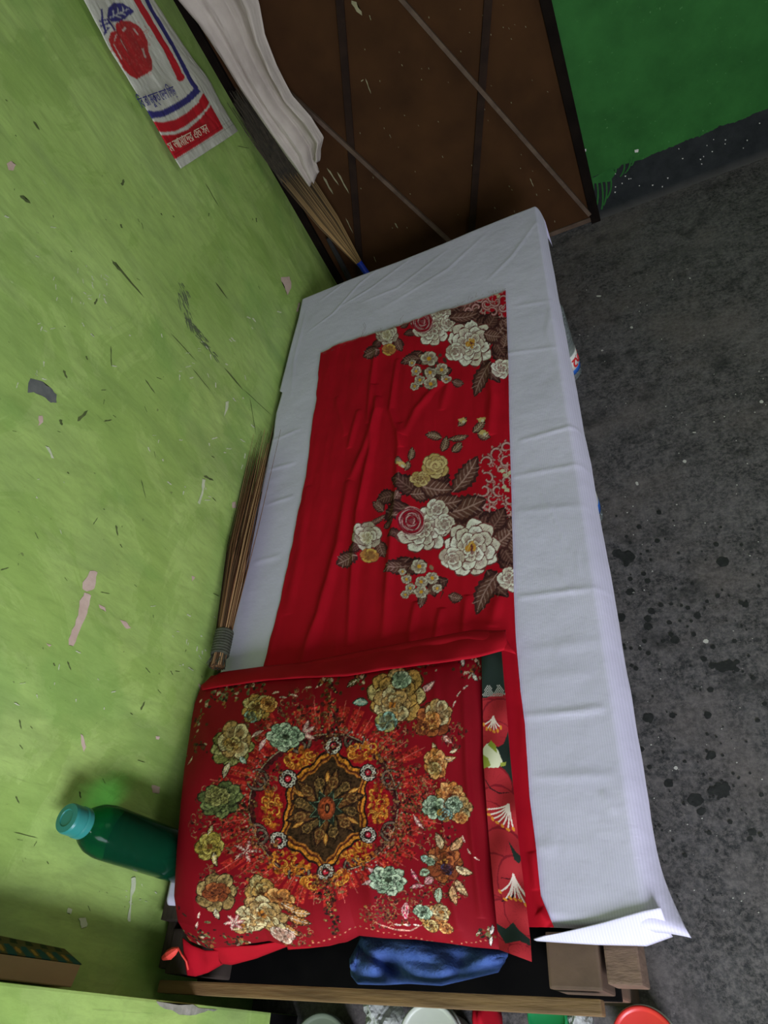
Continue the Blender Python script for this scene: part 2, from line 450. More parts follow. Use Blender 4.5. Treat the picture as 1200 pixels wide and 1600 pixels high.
pier = from_bm('wall_left_pier', bm, M_wall); pier['kind'] = 'structure'; pier['label'] = 'green plastered pier at the foot of the bed'
bm = bmesh.new(); box(bm, -.90, -.8985, -.75, .030, 0, .10); from_bm('black_skirting', bm, M_black, pier)

# paint chips, smears and scratches on the lime wall (plaster flakes, each with a ragged outline)
def jag(pts, k=.25, sub=3):
    P = []
    for i in range(len(pts)):
        a = np.array(pts[i], float); b = np.array(pts[(i + 1) % len(pts)], float); L = np.linalg.norm(b - a)
        for j in range(sub):
            P.append(a + (b - a) * j / sub + rng.normal(0, 1, 2) * L / sub * k * .5)
    return P
def marks(name, polys, ax, val, mt, parent, off, label=None):
    """polygons given as photo pixels on plane ax=val, raised by off"""
    bm = bmesh.new(); i = 'xyz'.index(ax)
    for ip, P in enumerate(polys):
        vs = []
        for u, vv in P:
            q = at(u, vv, ax, val); q[i] += off + math.copysign(6e-6 * ip, off); vs.append(bm.verts.new(q))
        try: bm.faces.new(vs)
        except ValueError: pass
    bmesh.ops.triangulate(bm, faces=bm.faces[:])
    o = from_bm(name, bm, mt, parent); o['kind'] = 'stuff'
    if label: o['label'] = label
    return o
def streakp(x0, y0, x1, y1, wd):
    d = np.array([x1 - x0, y1 - y0], float); n = np.array([-d[1], d[0]]) / (np.linalg.norm(d) + 1e-9)
    P = [np.array([x0, y0]) + d * tt + n * wd * ww for tt, ww in ((0, .1), (.15, .32), (.4, .26), (.65, .34), (1, .03), (.8, -.22), (.5, -.12), (.22, -.34))]
    return P
M_chip = noisy('bare_pinkish_plaster', (196, 170, 150), (214, 192, 172), 40, .8)
M_chipg = noisy('grey_bare_cement', (120, 124, 104), (168, 166, 150), 60, .8)
M_chipw = noisy('pale_flaked_paint', (190, 204, 158), (214, 220, 184), 60, .8)
M_grey = noisy('grey_cement_smear', (88, 92, 88), (108, 112, 104), 50, .8)
M_smear = noisy('greenish_grey_smear', (88, 100, 70), (104, 118, 80), 60, .8)
M_dark = noisy('dark_scuff', (74, 90, 44), (98, 112, 58), 60, .8)
chips = [jag([(140, 892), (152, 893), (147, 920), (136, 925), (128, 920)]),
         jag([(132, 926), (142, 930), (138, 952), (128, 975), (122, 990), (114, 1010), (106, 1007), (112, 985), (122, 960), (124, 940)]),
         jag([(154, 944), (164, 949), (165, 955), (155, 950)]), jag([(187, 969), (195, 971), (205, 981), (196, 983)]),
         jag([(60, 650), (66, 650), (67, 660), (60, 666)]), jag([(438, 434), (452, 432), (456, 444), (449, 462), (444, 448)]),
         jag([(362, 785), (368, 783), (369, 794), (363, 794)]), jag([(299, 900), (305, 902), (300, 909)]),
         jag([(125, 1147), (130, 1150), (134, 1168), (131, 1176), (127, 1165)]), jag([(243, 1150), (249, 1151), (248, 1156), (243, 1155)]),
         jag([(72, 1005), (80, 1008), (76, 1011)]), jag([(466, 473), (469, 474), (466, 487), (463, 487)]),
         jag([(10, 256), (17, 252), (24, 258), (20, 267), (13, 266)]), jag([(309, 1068), (316, 1072), (318, 1080), (311, 1076)]),
         jag([(236, 1226), (250, 1230), (248, 1240), (238, 1238)])]
marks('plaster_chip', chips, 'x', XW, M_chip, wall_left, .0008, 'pinkish bare plaster where paint has flaked')
pale = []
for cx, cy, n, sp in ((150, 430, 12, 26), (130, 455, 10, 22), (300, 545, 6, 14), (285, 580, 5, 14), (55, 590, 5, 12), (345, 690, 8, 30), (320, 760, 6, 26), (390, 520, 6, 25), (230, 690, 5, 26), (70, 510, 4, 12), (270, 980, 7, 30), (150, 1080, 5, 30), (205, 1400, 8, 14), (360, 600, 6, 20), (180, 520, 6, 40), (100, 780, 4, 40), (300, 1020, 10, 30), (60, 1100, 5, 60), (60, 330, 4, 60)):
    for _ in range(n):
        x = cx + random.gauss(0, sp); y = cy + random.gauss(0, sp * .8)
        if x < 2 or x > 440 - max(0, (y - 600)) * .22: continue
        a = random.uniform(-.3, 1.9); L = random.uniform(3, 11)
        pale.append(jag(streakp(x, y, x + L * math.cos(a), y + L * math.sin(a), random.uniform(1.5, 4)), .3, 2))
pale += [jag([(316, 748), (320, 750), (318, 765), (312, 788), (309, 787), (315, 766)]), jag([(352, 628), (357, 627), (355, 640), (350, 650), (352, 638)]),
         jag([(204, 1372), (212, 1370), (208, 1400), (203, 1440), (198, 1440), (204, 1400)]), jag([(122, 1435), (134, 1434), (136, 1448), (126, 1450)]), jag([(105, 1418), (112, 1420), (110, 1428), (104, 1426)]),
         jag([(70, 697), (76, 700), (84, 717), (80, 716)])]
marks('paint_flake', pale, 'x', XW, M_chipw, wall_left, .0006)
marks('cement_smear', [jag([(47, 592), (60, 594), (78, 605), (88, 617), (88, 629), (80, 629), (66, 618), (52, 613), (42, 614)], .15),
      ], 'x', XW, M_grey, wall_left, .0006, 'grey smears on the green paint')
sm = []
for _ in range(46):
    k = random.random(); x = 280 + 14 * k + random.gauss(0, 3.5); y = 440 + 62 * k; sm.append(streakp(x, y, x + 6, y + random.uniform(8, 26), random.uniform(.8, 2.6)))
for _ in range(40):
    k = random.random(); x = 294 + 38 * k + random.gauss(0, 2.6); y = 500 + 54 * k; sm.append(streakp(x, y, x + 9, y + random.uniform(6, 16), random.uniform(.8, 2.4)))
marks('soot_smear', sm, 'x', XW, M_smear, wall_left, .0004, 'broad greenish grey rubbed smear')
dk = [streakp(174, 405, 226, 466, 5), streakp(176, 408, 190, 425, 8), streakp(336, 440, 356, 468, 3), streakp(266, 520, 308, 566, 2), streakp(300, 575, 330, 612, 2),
      streakp(350, 574, 381, 611, 3), streakp(380, 608, 425, 650, 1.6), streakp(226, 592, 243, 616, 3), streakp(190, 290, 193, 280, 8), streakp(188, 350, 191, 357, 5),
      streakp(31, 305, 48, 318, 9), streakp(52, 189, 62, 204, 5), streakp(147, 476, 152, 466, 6), streakp(99, 578, 105, 592, 6), streakp(120, 658, 137, 641, 9), streakp(94, 655, 97, 665, 8),
      streakp(162, 658, 175, 656, 4), streakp(173, 540, 174, 575, 3), streakp(318, 743, 334, 751, 6), streakp(220, 748, 228, 780, 2), streakp(181, 820, 184, 838, 5), streakp(145, 820, 153, 808, 2),
      streakp(0, 891, 14, 887, 3), streakp(105, 1033, 111, 1048, 4), streakp(83, 1036, 86, 1041, 4), streakp(156, 925, 172, 928, 2), streakp(219, 1110, 226, 1096, 5),
      streakp(320, 285, 343, 325, 2), streakp(370, 228, 390, 232, 2), streakp(134, 556, 137, 563, 4), streakp(400, 340, 401, 348, 3), streakp(30, 1124, 33, 1140, 4),
      streakp(24, 1244, 30, 1256, 4), streakp(124, 1236, 126, 1248, 5), streakp(390, 620, 400, 680, 1.6), streakp(20, 1300, 60, 1310, 2)]
for _ in range(60):
    x = random.uniform(5, 430); y = random.uniform(120, 1460)
    if x > 420 - max(0, (y - 620)) * .25 or (y < 330 and x > 90): continue
    a = random.choice((.85, .85, 1.5, .3)) + random.gauss(0, .2); L = random.uniform(3, 14)
    dk.append(streakp(x, y, x + L * math.cos(a), y + L * math.sin(a), random.uniform(1, 2.4)))
marks('dark_scuff_mark', dk, 'x', XW, M_dark, wall_left, .0005)
marks('plaster_chip', [jag([(243, 1564), (270, 1568), (300, 1572), (340, 1578), (318, 1581), (296, 1588), (280, 1584), (262, 1577), (250, 1573)], .25)], 'x', -.900, M_chipg, pier, .0006, 'chipped grey plaster on the pier edge')

# green drips over the black skirting, white paint specks
M_drip = noisy('dark_green_paint_drip', (32, 82, 34), (42, 96, 42), 30, .7, Specular_IOR_Level=.12)
drips = []
for x, y0, L, b in ((926, 280, 30, -2), (932, 280, 42, 0), (939, 279, 48, 1), (946, 277, 44, -3), (954, 276, 34, -6), (962, 262, 12, -4), (975, 250, 26, -6), (984, 247, 24, -8), (990, 245, 14, -4), (1094, 205, 9, -2)):
    c = bez((x, y0), (x + L * .12, y0 + L * .6), (x + b, y0 + L), 6)
    drips.append([(p[0] - 1.3, p[1]) for p in c] + [(p[0] + 1.3, p[1]) for p in c[::-1]])
drips.append(jag([(919, 281), (958, 262), (962, 270), (952, 284), (924, 286)], .2))
marks('paint_drip', drips, 'y', YF, M_drip, wall_far, -.0012)
M_speck = mat('white_paint_speck', (190, 190, 176), .8)
sp = []
for _ in range(24):
    x = random.uniform(935, 1190); y = 340 - (x - 932) * .39 - random.uniform(8, 60); sp.append(jag([(x, y), (x + random.uniform(1, 2.6), y), (x + 1.2, y + random.uniform(1, 2.6)), (x, y + 1.4)], .2, 2))
sp += [jag([(991, 234), (998, 233), (997, 238), (992, 238)]), jag([(912, 233), (916, 232), (915, 237)])]
marks('paint_speck', sp, 'y', YF, M_speck, wall_far, -.0014)

# floor stains, specks
M_stain = noisy('dark_oil_stain', (24, 26, 24), (44, 46, 43), 90, .55, .2, .001)
st = []
def blot(x, y, r, ry=None):
    n = 16; ry = ry or r * .85
    return [(x + r * (1 + random.uniform(-.18, .18)) * math.cos(2 * math.pi * i / n), y + ry * (1 + random.uniform(-.18, .18)) * math.sin(2 * math.pi * i / n)) for i in range(n)]
for x, y, r in ((1013, 1122, 9), (1045, 1224, 8), (1002, 1171, 5), (1015, 1199, 4), (1087, 1250, 12), (1096, 1268, 7), (1176, 1300, 7), (1172, 1311, 5), (1106, 1118, 6), (1051, 1118, 5), (1018, 955, 6), (1012, 967, 6),
                (1013, 979, 7), (1036, 1002, 3), (1007, 1002, 4), (1013, 1021, 4), (1000, 1014, 3), (985, 925, 7), (1055, 1000, 7), (1046, 973, 4), (970, 965, 8), (1100, 1030, 5), (1110, 1078, 5), (987, 1040, 3), (1190, 1242, 4),
                (980, 870, 12), (965, 865, 8), (1012, 908, 5), (1130, 878, 10), (1112, 1180, 8), (975, 1008, 3), (972, 1060, 3), (1148, 1002, 4), (1165, 945, 6), (1090, 962, 6), (1082, 912, 3), (1070, 1190, 3), (1075, 950, 4), (1195, 1100, 4), (1030, 1290, 3), (985, 905, 4), (1105, 940, 3), (1120, 1330, 3)):
    st.append(blot(x, y, r))
for _ in range(34): st += [blot(1130 + random.gauss(0, 8), 1040 + random.gauss(0, 4), random.uniform(2, 6)), blot(1128 + random.gauss(0, 10), 1236 + random.gauss(0, 5), random.uniform(2, 6))]
for _ in range(160):
    st.append(blot(random.uniform(950, 1195), random.uniform(800, 1420), random.choice((1, 1.5, 2, 2.6, 4))))
marks('oil_stain', st, 'z', 0, M_stain, floor, .0006, 'dark wet looking drops on the floor')
fl = [blot(1103, 1002, 4), blot(1056, 1200, 3.4), blot(1070, 721, 3), blot(995, 755, 2.4), blot(987, 512, 2.2), blot(941, 548, 1.6), blot(1078, 435, 1.4), blot(996, 757, 2), blot(1190, 628, 3), blot(1085, 676, 3, 1), blot(936, 463, 4, 1.3)]
for _ in range(90):
    fl.append(blot(random.uniform(940, 1198), random.uniform(600, 1450), random.uniform(.5, 1.3)))
for _ in range(30):
    fl.append(blot(random.uniform(870, 1198), random.uniform(420, 640), random.uniform(.5, 1.0)))
marks('dust_speck', fl, 'z', 0, M_speck, floor, .0008)

# ------------------------------------------------------------------ the brown sheet-metal door
door = empty('door_1', None, None, loc=(-.48, YF, 0)); door['kind'] = 'structure'; door['label'] = 'brown sheet metal door with crossing iron bars behind the bed'
bm = bmesh.new(); box(bm, -1.0, .045, YF + .004, YF + .03, .012, 2.04); put(from_bm('door_panel', bm, M_door), door)
bm = bmesh.new(); box(bm, .030, .064, YF - .012, YF + .03, 0, 2.05, .003); box(bm, XW, -.985, YF - .012, YF + .03, 0, 2.05, .003); box(bm, XW, .064, YF - .012, YF + .03, 2.03, 2.06, .003); put(from_bm('door_frame', bm, M_frame), door)
bm = bmesh.new(); box(bm, -.985, .030, YF - .004, YF + .004, .006, .024, .002); put(from_bm('door_bottom_rail', bm, M_brace), door)
def bar(x0, z0, x1, z1, wd, dep, mt, y, z_top=2.03):
    dx, dz = x1 - x0, z1 - z0; k = (z_top - z0) / dz; xe, ze = x0 + dx * k, z_top
    lo = (x0 - .985) if 0 else None
    if xe < -.985: kk = (-.985 - x0) / dx; xe, ze = -.985, z0 + dz * kk
    if xe > .03: kk = (.03 - x0) / dx; xe, ze = .03, z0 + dz * kk
    k0 = (.024 - z0) / dz; xs, zs = x0 + dx * k0, .024
    if xs > .03: kk = (.03 - x0) / dx; xs, zs = .03, z0 + dz * kk
    if xs < -.985: kk = (-.985 - x0) / dx; xs, zs = -.985, z0 + dz * kk
    d = Vector((xe - xs, 0, ze - zs)); L = d.length; ang = math.atan2(d.z, d.x)
    bm = bmesh.new(); box(bm, 0, L, -dep, 0, -wd / 2, wd / 2, .0015)
    bmesh.ops.transform(bm, matrix=Matrix.Translation((xs, y, zs)) @ Matrix.Rotation(-ang, 4, 'Y'), verts=bm.verts)
    o = from_bm('door_bar', bm, mt, door); return o
bar(-.407, .153, -.113, .842, .026, .012, M_bar, YF + .004)
bar(-.877, .211, -.534, 1.032, .026, .012, M_bar, YF + .004)
bar(.035, .03, -.353, .951, .014, .016, M_brace, YF - .004)
bar(-.505, .160, -.817, .882, .014, .016, M_brace, YF - .004)
bar(.02, 1.15, -.353, 2.03, .014, .016, M_brace, YF - .004)
M_doorchip = noisy('pale_scratch', (120, 118, 84), (140, 134, 98), 30, .8)
dc = [streakp(505, 275, 521, 304, 5), streakp(511, 262, 530, 290, 4), streakp(527, 268, 546, 303, 4), streakp(540, 340, 552, 365, 2), streakp(571, 122, 580, 147, 2.4), streakp(564, 127, 568, 124, 3), streakp(577, 23, 580, 32, 2), streakp(828, 278, 834, 292, 2), streakp(617, 348, 622, 357, 3), streakp(584, 400, 588, 410, 2), streakp(550, 0, 566, 24, 12)]
for _ in range(60):
    x = random.uniform(560, 880); y = random.uniform(5, 360)
    if x > 862 + .2 * y - 12: continue
    dc.append(streakp(x, y, x + random.uniform(.5, 2), y + random.uniform(1, 4), random.uniform(.8, 1.8)))
marks('door_scratch', dc, 'y', YF + .004, M_doorchip, door, -.0008)

# ================================================================== the bed
bed = empty('wooden_bed', 'low wooden plank bed under the white sheet against the green wall', 'bed', loc=(-.57, 1.1, 0))
def part(name, b, mt, bev=.003, parent=bed):
    bm = bmesh.new(); box(bm, *b, bev); return from_bm(name, bm, mt, parent)
for y0 in (.072, 1.93):
    for x0 in (-.285, -.985): part('leg', (x0, x0 + .075, y0, y0 + .07, 0.0, .338), M_wood if x0 > -.5 else M_plank, .004)  # left legs take the darker plank tone to paint the shade by the wall
part('side_rail', (-.203, -.156, .080, 2.10, .265, .336), M_end, .003)
part('side_rail', (-1.003, -.985, .080, 2.10, .265, .336), M_plank, .003)  # wall-side rail also in the dark tone, standing in for shade
part('end_rail', (-.999, -.216, .044, .0635, .303, .330), M_rail, .003)
part('end_rail', (-.91, -.285, 2.02, 2.045, .262, .330), M_rail, .003)
for k in range(7):
    x0 = -.998 + k * .1215
    part('plank', (x0, x0 + .1175, .150 + rng.random() * .006, 2.115, .339, .364 - .0015 * (k % 2)), M_plank, .002)
for y0 in (.5, 1.1, 1.6): part('cross_slat', (-.985, -.203, y0, y0 + .05, .300, .339), M_plank, .002)
part('void_shade_board', (-.985, -.203, .066, .30, .225, .24), M_black, .002)['label'] = 'black board painted as the shade of the gap below the bed end'  # black sheet that stands in for the unlit void behind the end rail

# ------------------------------------------------------------------ sheet
def crease_y(u, v): return at(u, v, 'z', ZB)[:2]
SHEET_CR = [([(735, 562), (800, 552), (886, 540)], .010, .0035), ([(810, 690), (912, 660)], .010, .006), ([(800, 745), (920, 722)], .011, .0045), ([(805, 800), (915, 790)], .014, .003),
            ([(808, 935), (880, 925), (930, 919)], .010, .0065), ([(815, 1020), (940, 1000)], .02, .003), ([(815, 1120), (900, 1112), (947, 1105)], .011, .007), ([(830, 1215), (965, 1210)], .014, .004),
            ([(835, 1325), (870, 1322)], .02, .004), ([(425, 690), (470, 670)], .010, .004), ([(418, 735), (465, 722)], .010, .005), ([(415, 790), (460, 775)], .010, .005), ([(395, 880), (440, 868)], .012, .004),
            ([(590, 420), (560, 445), (520, 490), (480, 520)], .007, .006), ([(640, 405), (580, 450), (530, 480)], .008, .005), ([(700, 390), (620, 450), (560, 475)], .009, .004),
            ([(760, 365), (700, 420), (600, 480)], .012, .004), ([(840, 345), (800, 400), (760, 440)], .012, .005), ([(480, 480), (460, 560), (455, 620)], .010, .004), ([(840, 760), (862, 800), (885, 850)], .004, .004),
            ([(830, 700), (850, 740)], .004, .003), ([(540, 440), (500, 470)], .007, .004), ([(870, 420), (855, 520), (880, 600)], .014, .004), ([(800, 480), (860, 470)], .012, .003),
            ([(875, 895), (895, 930)], .006, .004), ([(900, 860), (905, 900)], .006, .003), ([(830, 1060), (930, 1050)], .02, .0025), ([(940, 1235), (960, 1270)], .012, .004)]
SHEET_CR = [([tuple(crease_y(*p)) for p in pts], wd, h) for pts, wd, h in SHEET_CR]
XE = lambda y: -.1305 - .0105 * np.clip((2.12 - y) / 1.95, 0, 1)       # right edge of the bed top
def sheet_h(X, Y):
    z = .0016 * (fbm(X * 9, Y * 9, 3) - .5) * 2 + .004 * (fbm(X * 3 + 7, Y * 2.2, 5, 2) - .5)
    for pts, wd, h in SHEET_CR:
        x0 = min(p[0] for p in pts) - 3 * wd; x1 = max(p[0] for p in pts) + 3 * wd; y0 = min(p[1] for p in pts) - 3 * wd; y1 = max(p[1] for p in pts) + 3 * wd
        m = (X > x0) & (X < x1) & (Y > y0) & (Y < y1)
        if m.any():
            zz = np.zeros(X.shape); zz[m] = ridge(X[m], Y[m], pts, wd * .55, h * .36)
            z = z + zz
    return z
sheet = empty('bed_sheet', 'white ribbed cotton bed sheet spread over the whole bed', 'bed sheet', loc=(-.57, 1.1, ZB))
def build_sheet():
    ny, nx, nh = 420, 190, 26
    tl = [at(u, v, 'z', ZB)[:2] for u, v in ((473, 465), (466, 497), (455, 540), (446, 575), (437, 611), (441, 613), (432, 645), (428, 680), (400, 800), (375, 910), (345, 1050), (300, 1210), (262, 1400))]
    ty = np.array([p[1] for p in tl])[::-1]; tx = np.array([p[0] for p in tl])[::-1]
    s = np.linspace(0, 1, ny)
    fl = at(473, 465, 'z', ZB)[:2]; fr = at(835, 321, 'z', ZB)[:2]
    P = np.zeros((ny, nx + nh, 3))
    for j in range(nx + nh):
        t = min(j / (nx - 1), 1.0)
        yfar = fl[1] * (1 - t) + fr[1] * t + .004 * math.sin(t * 9)
        ynear = .172 * (1 - t) + .140 * t
        y = ynear + (yfar - ynear) * s
        xl = np.maximum(np.interp(y, ty, tx), XW + .006); xe = XE(y)
        x = xl + (xe - xl) * t
        z = ZB + sheet_h(x, y)
        if j >= nx:
            k = (j - nx + 1) / nh
            fan = .6 + .4 * np.clip((1.95 - y) / .9, 0, 1)
            wob = (.0030 * (fbm(y * 7, y * 0, 61, 3) - .5) * 2) * k
            flare = np.clip((.26 - y) / .12, 0, 1) ** 2 * .022 * k
            th = k * 1.25
            x = xe + (.030 * math.sin(min(th, 1.2)) + .004 * k) * fan + wob + flare
            z = z - .056 * (1 - math.cos(min(th, 1.57))) / (1 - math.cos(1.25)) + .2 * wob
        # round the near and far edges downwards
        e = np.clip((y - ynear) / .016, 0, 1); z = z - .020 * (1 - np.sqrt(1 - (1 - e) ** 2))
        e = np.clip((yfar - y) / .012, 0, 1); z = z - .012 * (1 - np.sqrt(1 - (1 - e) ** 2))
        P[:, j] = np.stack([x, y, z], -1)
    return P
SP = build_sheet()
o = link('sheet_top', grid_me('sheet_top', SP, flip=True), M_sheet); put(o, sheet)
md = o.modifiers.new('thick', 'SOLIDIFY'); md.thickness = .0012; md.offset = -1
# far and near hems hang down from the top edge
def hem(name, edge, drop, outy, n=8):
    m = len(edge); P = np.zeros((n, m, 3))
    for i in range(n):
        k = i / (n - 1); P[i] = edge + np.array([0, outy * math.sin(k * 1.5), 0]) - np.array([0, 0, drop * k])
        P[i, :, 1] += .003 * np.sin(edge[:, 0] * 40) * k
    o = link(name, grid_me(name, P), M_sheet); put(o, sheet)
    md = o.modifiers.new('thick', 'SOLIDIFY'); md.thickness = .0012; return o
hem('far_hem', SP[-1], .10, .004)
# near hem: a folded flap that widens to the loose corner
def flapP():
    up = [(862, 1461, .002), (900, 1452, .003), (940, 1442, .004), (975, 1432, .005), (1005, 1424, .004), (1033, 1419, .000)]
    dn = [(835, 1469, -.004), (880, 1472, -.008), (930, 1475, -.014), (975, 1476, -.022), (1009, 1477, -.032), (1050, 1462, -.046)]
    U = np.array([at(u, v, 'z', ZB + z) for u, v, z in up]); D = np.array([at(u, v, 'z', ZB + z) for u, v, z in dn])
    n = 40; tt = np.linspace(0, 5, n)
    U = np.stack([np.interp(tt, range(6), U[:, i]) for i in range(3)], 1); D = np.stack([np.interp(tt, range(6), D[:, i]) for i in range(3)], 1)
    rows = []
    for i in range(14):
        k = i / 13; r = U * (1 - k) + D * k
        r[:, 2] += .003 * math.sin(math.pi * k) ** .5 + .0030
        rows.append(r)
    r = D.copy(); r[:, 2] -= .012; rows.append(r)
    return np.array(rows)
o = link('folded_corner_flap', grid_me('folded_corner_flap', flapP()), M_sheet); put(o, sheet)
md = o.modifiers.new('thick', 'SOLIDIFY'); md.thickness = .0015

# ------------------------------------------------------------------ red flower-printed cloth on the sheet
def toz(zv):
    return lambda u, v: tuple(at(u, v, 'z', zv)[:2])
ZC_ = ZB + .006
RED = (178, 12, 32)
pr = Print(-.905, -.215, .115, 1.80, .0016, .0016, RED, toz(ZC_))
BR, DB, MV = (104, 66, 56), (70, 38, 36), (168, 132, 122)
WH, CR_, YE, GY = (240, 238, 222), (222, 214, 194), (226, 184, 92), (150, 146, 130)
PAL_W = ((116, 58, 56), WH, CR_, (140, 88, 82), (206, 150, 60))
PAL_P = ((110, 60, 56), CR_, (186, 172, 152), (126, 86, 78), None)
PAL_Y = ((120, 84, 56), (216, 192, 132), (196, 168, 104), (136, 92, 62), None)
def rose(x, y, R, pal=PAL_W, rot=0.0):
    """side-on garden rose: red curled heart at the upper left, pale skirt of petals to the lower right"""
    bloom(pr, x + R * .12, y + R * .12, R, pal[:4] + (None,), rot, 3, 9, .88, 0, veins=6)
    hx, hy = x - R * .34, y - R * .22
    pr.disc(hx, hy, R * .52, (150, 70, 76), R * .56, rag=.05)
    for k in range(6):
        rr = R * (.50 - k * .075)
        for s in range(3):
            a0 = s * 2.1 + k * .7
            P = [(hx + rr * math.cos(a0 + q), hy + rr * 1.05 * math.sin(a0 + q)) for q in np.linspace(0, 1.8, 9)]
            pr.line(P, R * .075, (168, 14, 40) if (k + s) % 2 else (210, 160, 158)); pr.line([(p[0] + R * .025, p[1] + R * .02) for p in P], R * .03, (110, 16, 34))
def smallrose(x, y, R, pal=PAL_P):
    bloom(pr, x, y, R, pal[:4] + (None,), random.random(), 3, 6, .95, 0, veins=4)
    pr.disc(x, y, R * .4, pal[1], R * .34)
    for k in range(3): scroll(pr, x, y, R * (.34 - .07 * k), k * 2.0, 3.5, R * .06, pal[3])
def cluster(x, y):
    for _ in range(26): pr.disc(x + random.uniform(-26, 26), y + random.uniform(-6, 46), random.uniform(3, 6), random.choice((BR, (84, 50, 44), (150, 116, 90))), 3, rot=random.random() * 3, n=8)
    for dx, dy, r in ((0, 0, 13), (20, 18, 11), (-20, 20, 8), (3, 24, 10), (-14, 34, 9), (3, 40, 11), (-22, 44, 7), (28, 34, 8), (-26, 8, 6)):
        bloom(pr, x + dx, y + dy, r, ((90, 60, 50), (214, 208, 186), (190, 176, 156), (150, 110, 90), YE), random.random(), 1, 6, .9, veins=1)
        pr.disc(x + dx, y + dy, r * .26, (218, 160, 50))
def sprig(x, y, a, L=18):
    leaf(pr, x, y, L, L * .42, a, (130, 104, 84), DB, (200, 186, 150), nv=3)
def motif(ox, oy, s=1.0, top=True, clip=None):
    """main bouquet; (ox, oy) shifts it on the photo, s scales it about the big peony"""
    X = lambda u, v: (738 + ox + (u - 738) * s, 855 + oy + (v - 855) * s)
    def LF(u, v, L, wd, a, f=BR, d=DB, vn=MV): leaf(pr, *X(u, v), L * s * 1.12, wd * s * 1.25, a, f, d, vn)
    # filigree panel at the selvedge
    for u, v, r, a, sg in ((778, 708, 14, 2, 1), (790, 700, 12, 0, -1), (762, 722, 12, 3, 1), (782, 735, 12, 1, -1), (762, 748, 12, 4, 1), (756, 765, 13, 2.5, -1), (768, 778, 10, 0, 1), (778, 765, 12, 1, 1),
                           (790, 722, 11, 5, -1), (793, 750, 10, 2, 1), (784, 790, 12, 3, -1), (795, 780, 10, 0, 1), (770, 795, 9, 1, 1), (795, 800, 9, 4, -1), (740, 800, 9, 2, 1), (752, 790, 8, 5, 1)):
        scroll(pr, *X(u, v), r * .92 * s, a, 5.2, 2.8 * s, (200, 160, 152), (120, 40, 44), sgn=sg)
        for q in range(5):
            aa = a + sg * q * .9; rr = r * (1.05 - .12 * q) * s; xx, yy = X(u, v); leaf(pr, xx + rr * math.cos(aa), yy + rr * math.sin(aa), 6 * s, 3.4 * s, aa + .8, (196, 156, 146), (120, 40, 44), (170, 110, 104), nv=0)
        xx, yy = X(u + 6, v + 6); scroll(pr, xx, yy, r * .5 * s, a + 3, 4.5, 1.8 * s, (190, 140, 134), sgn=-sg)
    for u, v in ((785, 735), (790, 742), (788, 760), (792, 765), (796, 738)): pr.disc(*X(u, v), 4 * s, (196, 196, 160), 3 * s, rag=.3)
    for u, v, L, wd, a in ((620, 775, 30, 20, 2.9), (640, 790, 40, 26, 2.6), (650, 770, 40, 26, -2.6), (680, 770, 44, 26, -1.4), (672, 780, 50, 30, .35), (700, 785, 44, 26, .9), (690, 760, 36, 20, -2.0), (720, 800, 44, 26, .2), (745, 820, 40, 24, -.4),
                           (640, 870, 32, 20, 2.2), (668, 880, 40, 22, 2.8), (700, 905, 34, 18, 2.6), (680, 900, 30, 18, 1.6), (764, 830, 40, 26, -1.0), (775, 870, 44, 28, .2), (760, 890, 50, 26, .9), (785, 850, 34, 26, 1.0), (632, 835, 24, 12, 3.0), (585, 850, 22, 16, .4), (562, 852, 22, 14, 2.3), (600, 826, 20, 10, -.7)):
        LF(u, v, L, wd, a, (84, 50, 44), (56, 30, 30), (130, 94, 84))
    LF(706, 768, 62, 26, -.95); LF(690, 800, 66, 34, -.28); LF(640, 772, 34, 22, -.2); LF(655, 758, 48, 30, .1); LF(668, 785, 50, 26, -.1)
    LF(770, 852, 40, 30, -.7); LF(778, 895, 66, 26, 2.05); LF(640, 884, 38, 18, 2.9); LF(795, 830, 26, 30, -.8); LF(800, 865, 28, 24, -1.3)
    for u, v, L, wd, a in ((560, 870, 32, 22, 2.75), (592, 845, 26, 16, 1.2), (600, 800, 22, 14, -2.4), (618, 785, 16, 10, -1.2), (665, 925, 24, 12, 1.9), (700, 930, 22, 14, .2), (575, 820, 30, 8, -.5), (610, 810, 26, 8, -.4)):
        LF(u, v, L, wd, a)
    pr.line([X(600, 815), X(620, 800), X(650, 795)], 4 * s, DB)
    pr.line([X(685, 915), X(692, 925), X(688, 935)], 2.5 * s, DB)
    rose(*X(656, 822), 40 * s)
    bloom(pr, *X(682, 795), 17 * s, PAL_W[:4] + (None,), .3, 2, 5, 1, veins=4)
    bloom(pr, *X(694, 818), 17 * s, PAL_W[:4] + (None,), .9, 2, 5, 1, veins=4)
    bloom(pr, *X(737, 856), 47 * s, PAL_W, .2, 4, 9, .98, -.3, veins=6)
    bloom(pr, *X(706, 872), 20 * s, ((126, 74, 66), (206, 190, 172), WH, (150, 106, 98), None), 2.4, 2, 5, .9, veins=4)
    pr.disc(*X(731, 857), 5 * s, (204, 140, 50)); pr.line([X(729, 862), X(735, 850), X(742, 846)], 3 * s, (220, 176, 96))
    smallrose(*X(573, 838), 23 * s)
    bloom(pr, *X(573, 840), 11 * s, ((126, 90, 70), (222, 214, 188), (236, 228, 204), (180, 160, 110), None), 0, 1, 5, 1, veins=2)
    bloom(pr, *X(578, 868), 14 * s, ((110, 60, 50), (196, 128, 70), YE, (140, 80, 50), None), 2, 1, 3, .8, veins=2)
    cluster(*X(655, 885))
    bloom(pr, *X(797, 905), 20 * s, PAL_W[:4] + (None,), .2, 2, 6, 1, veins=4)
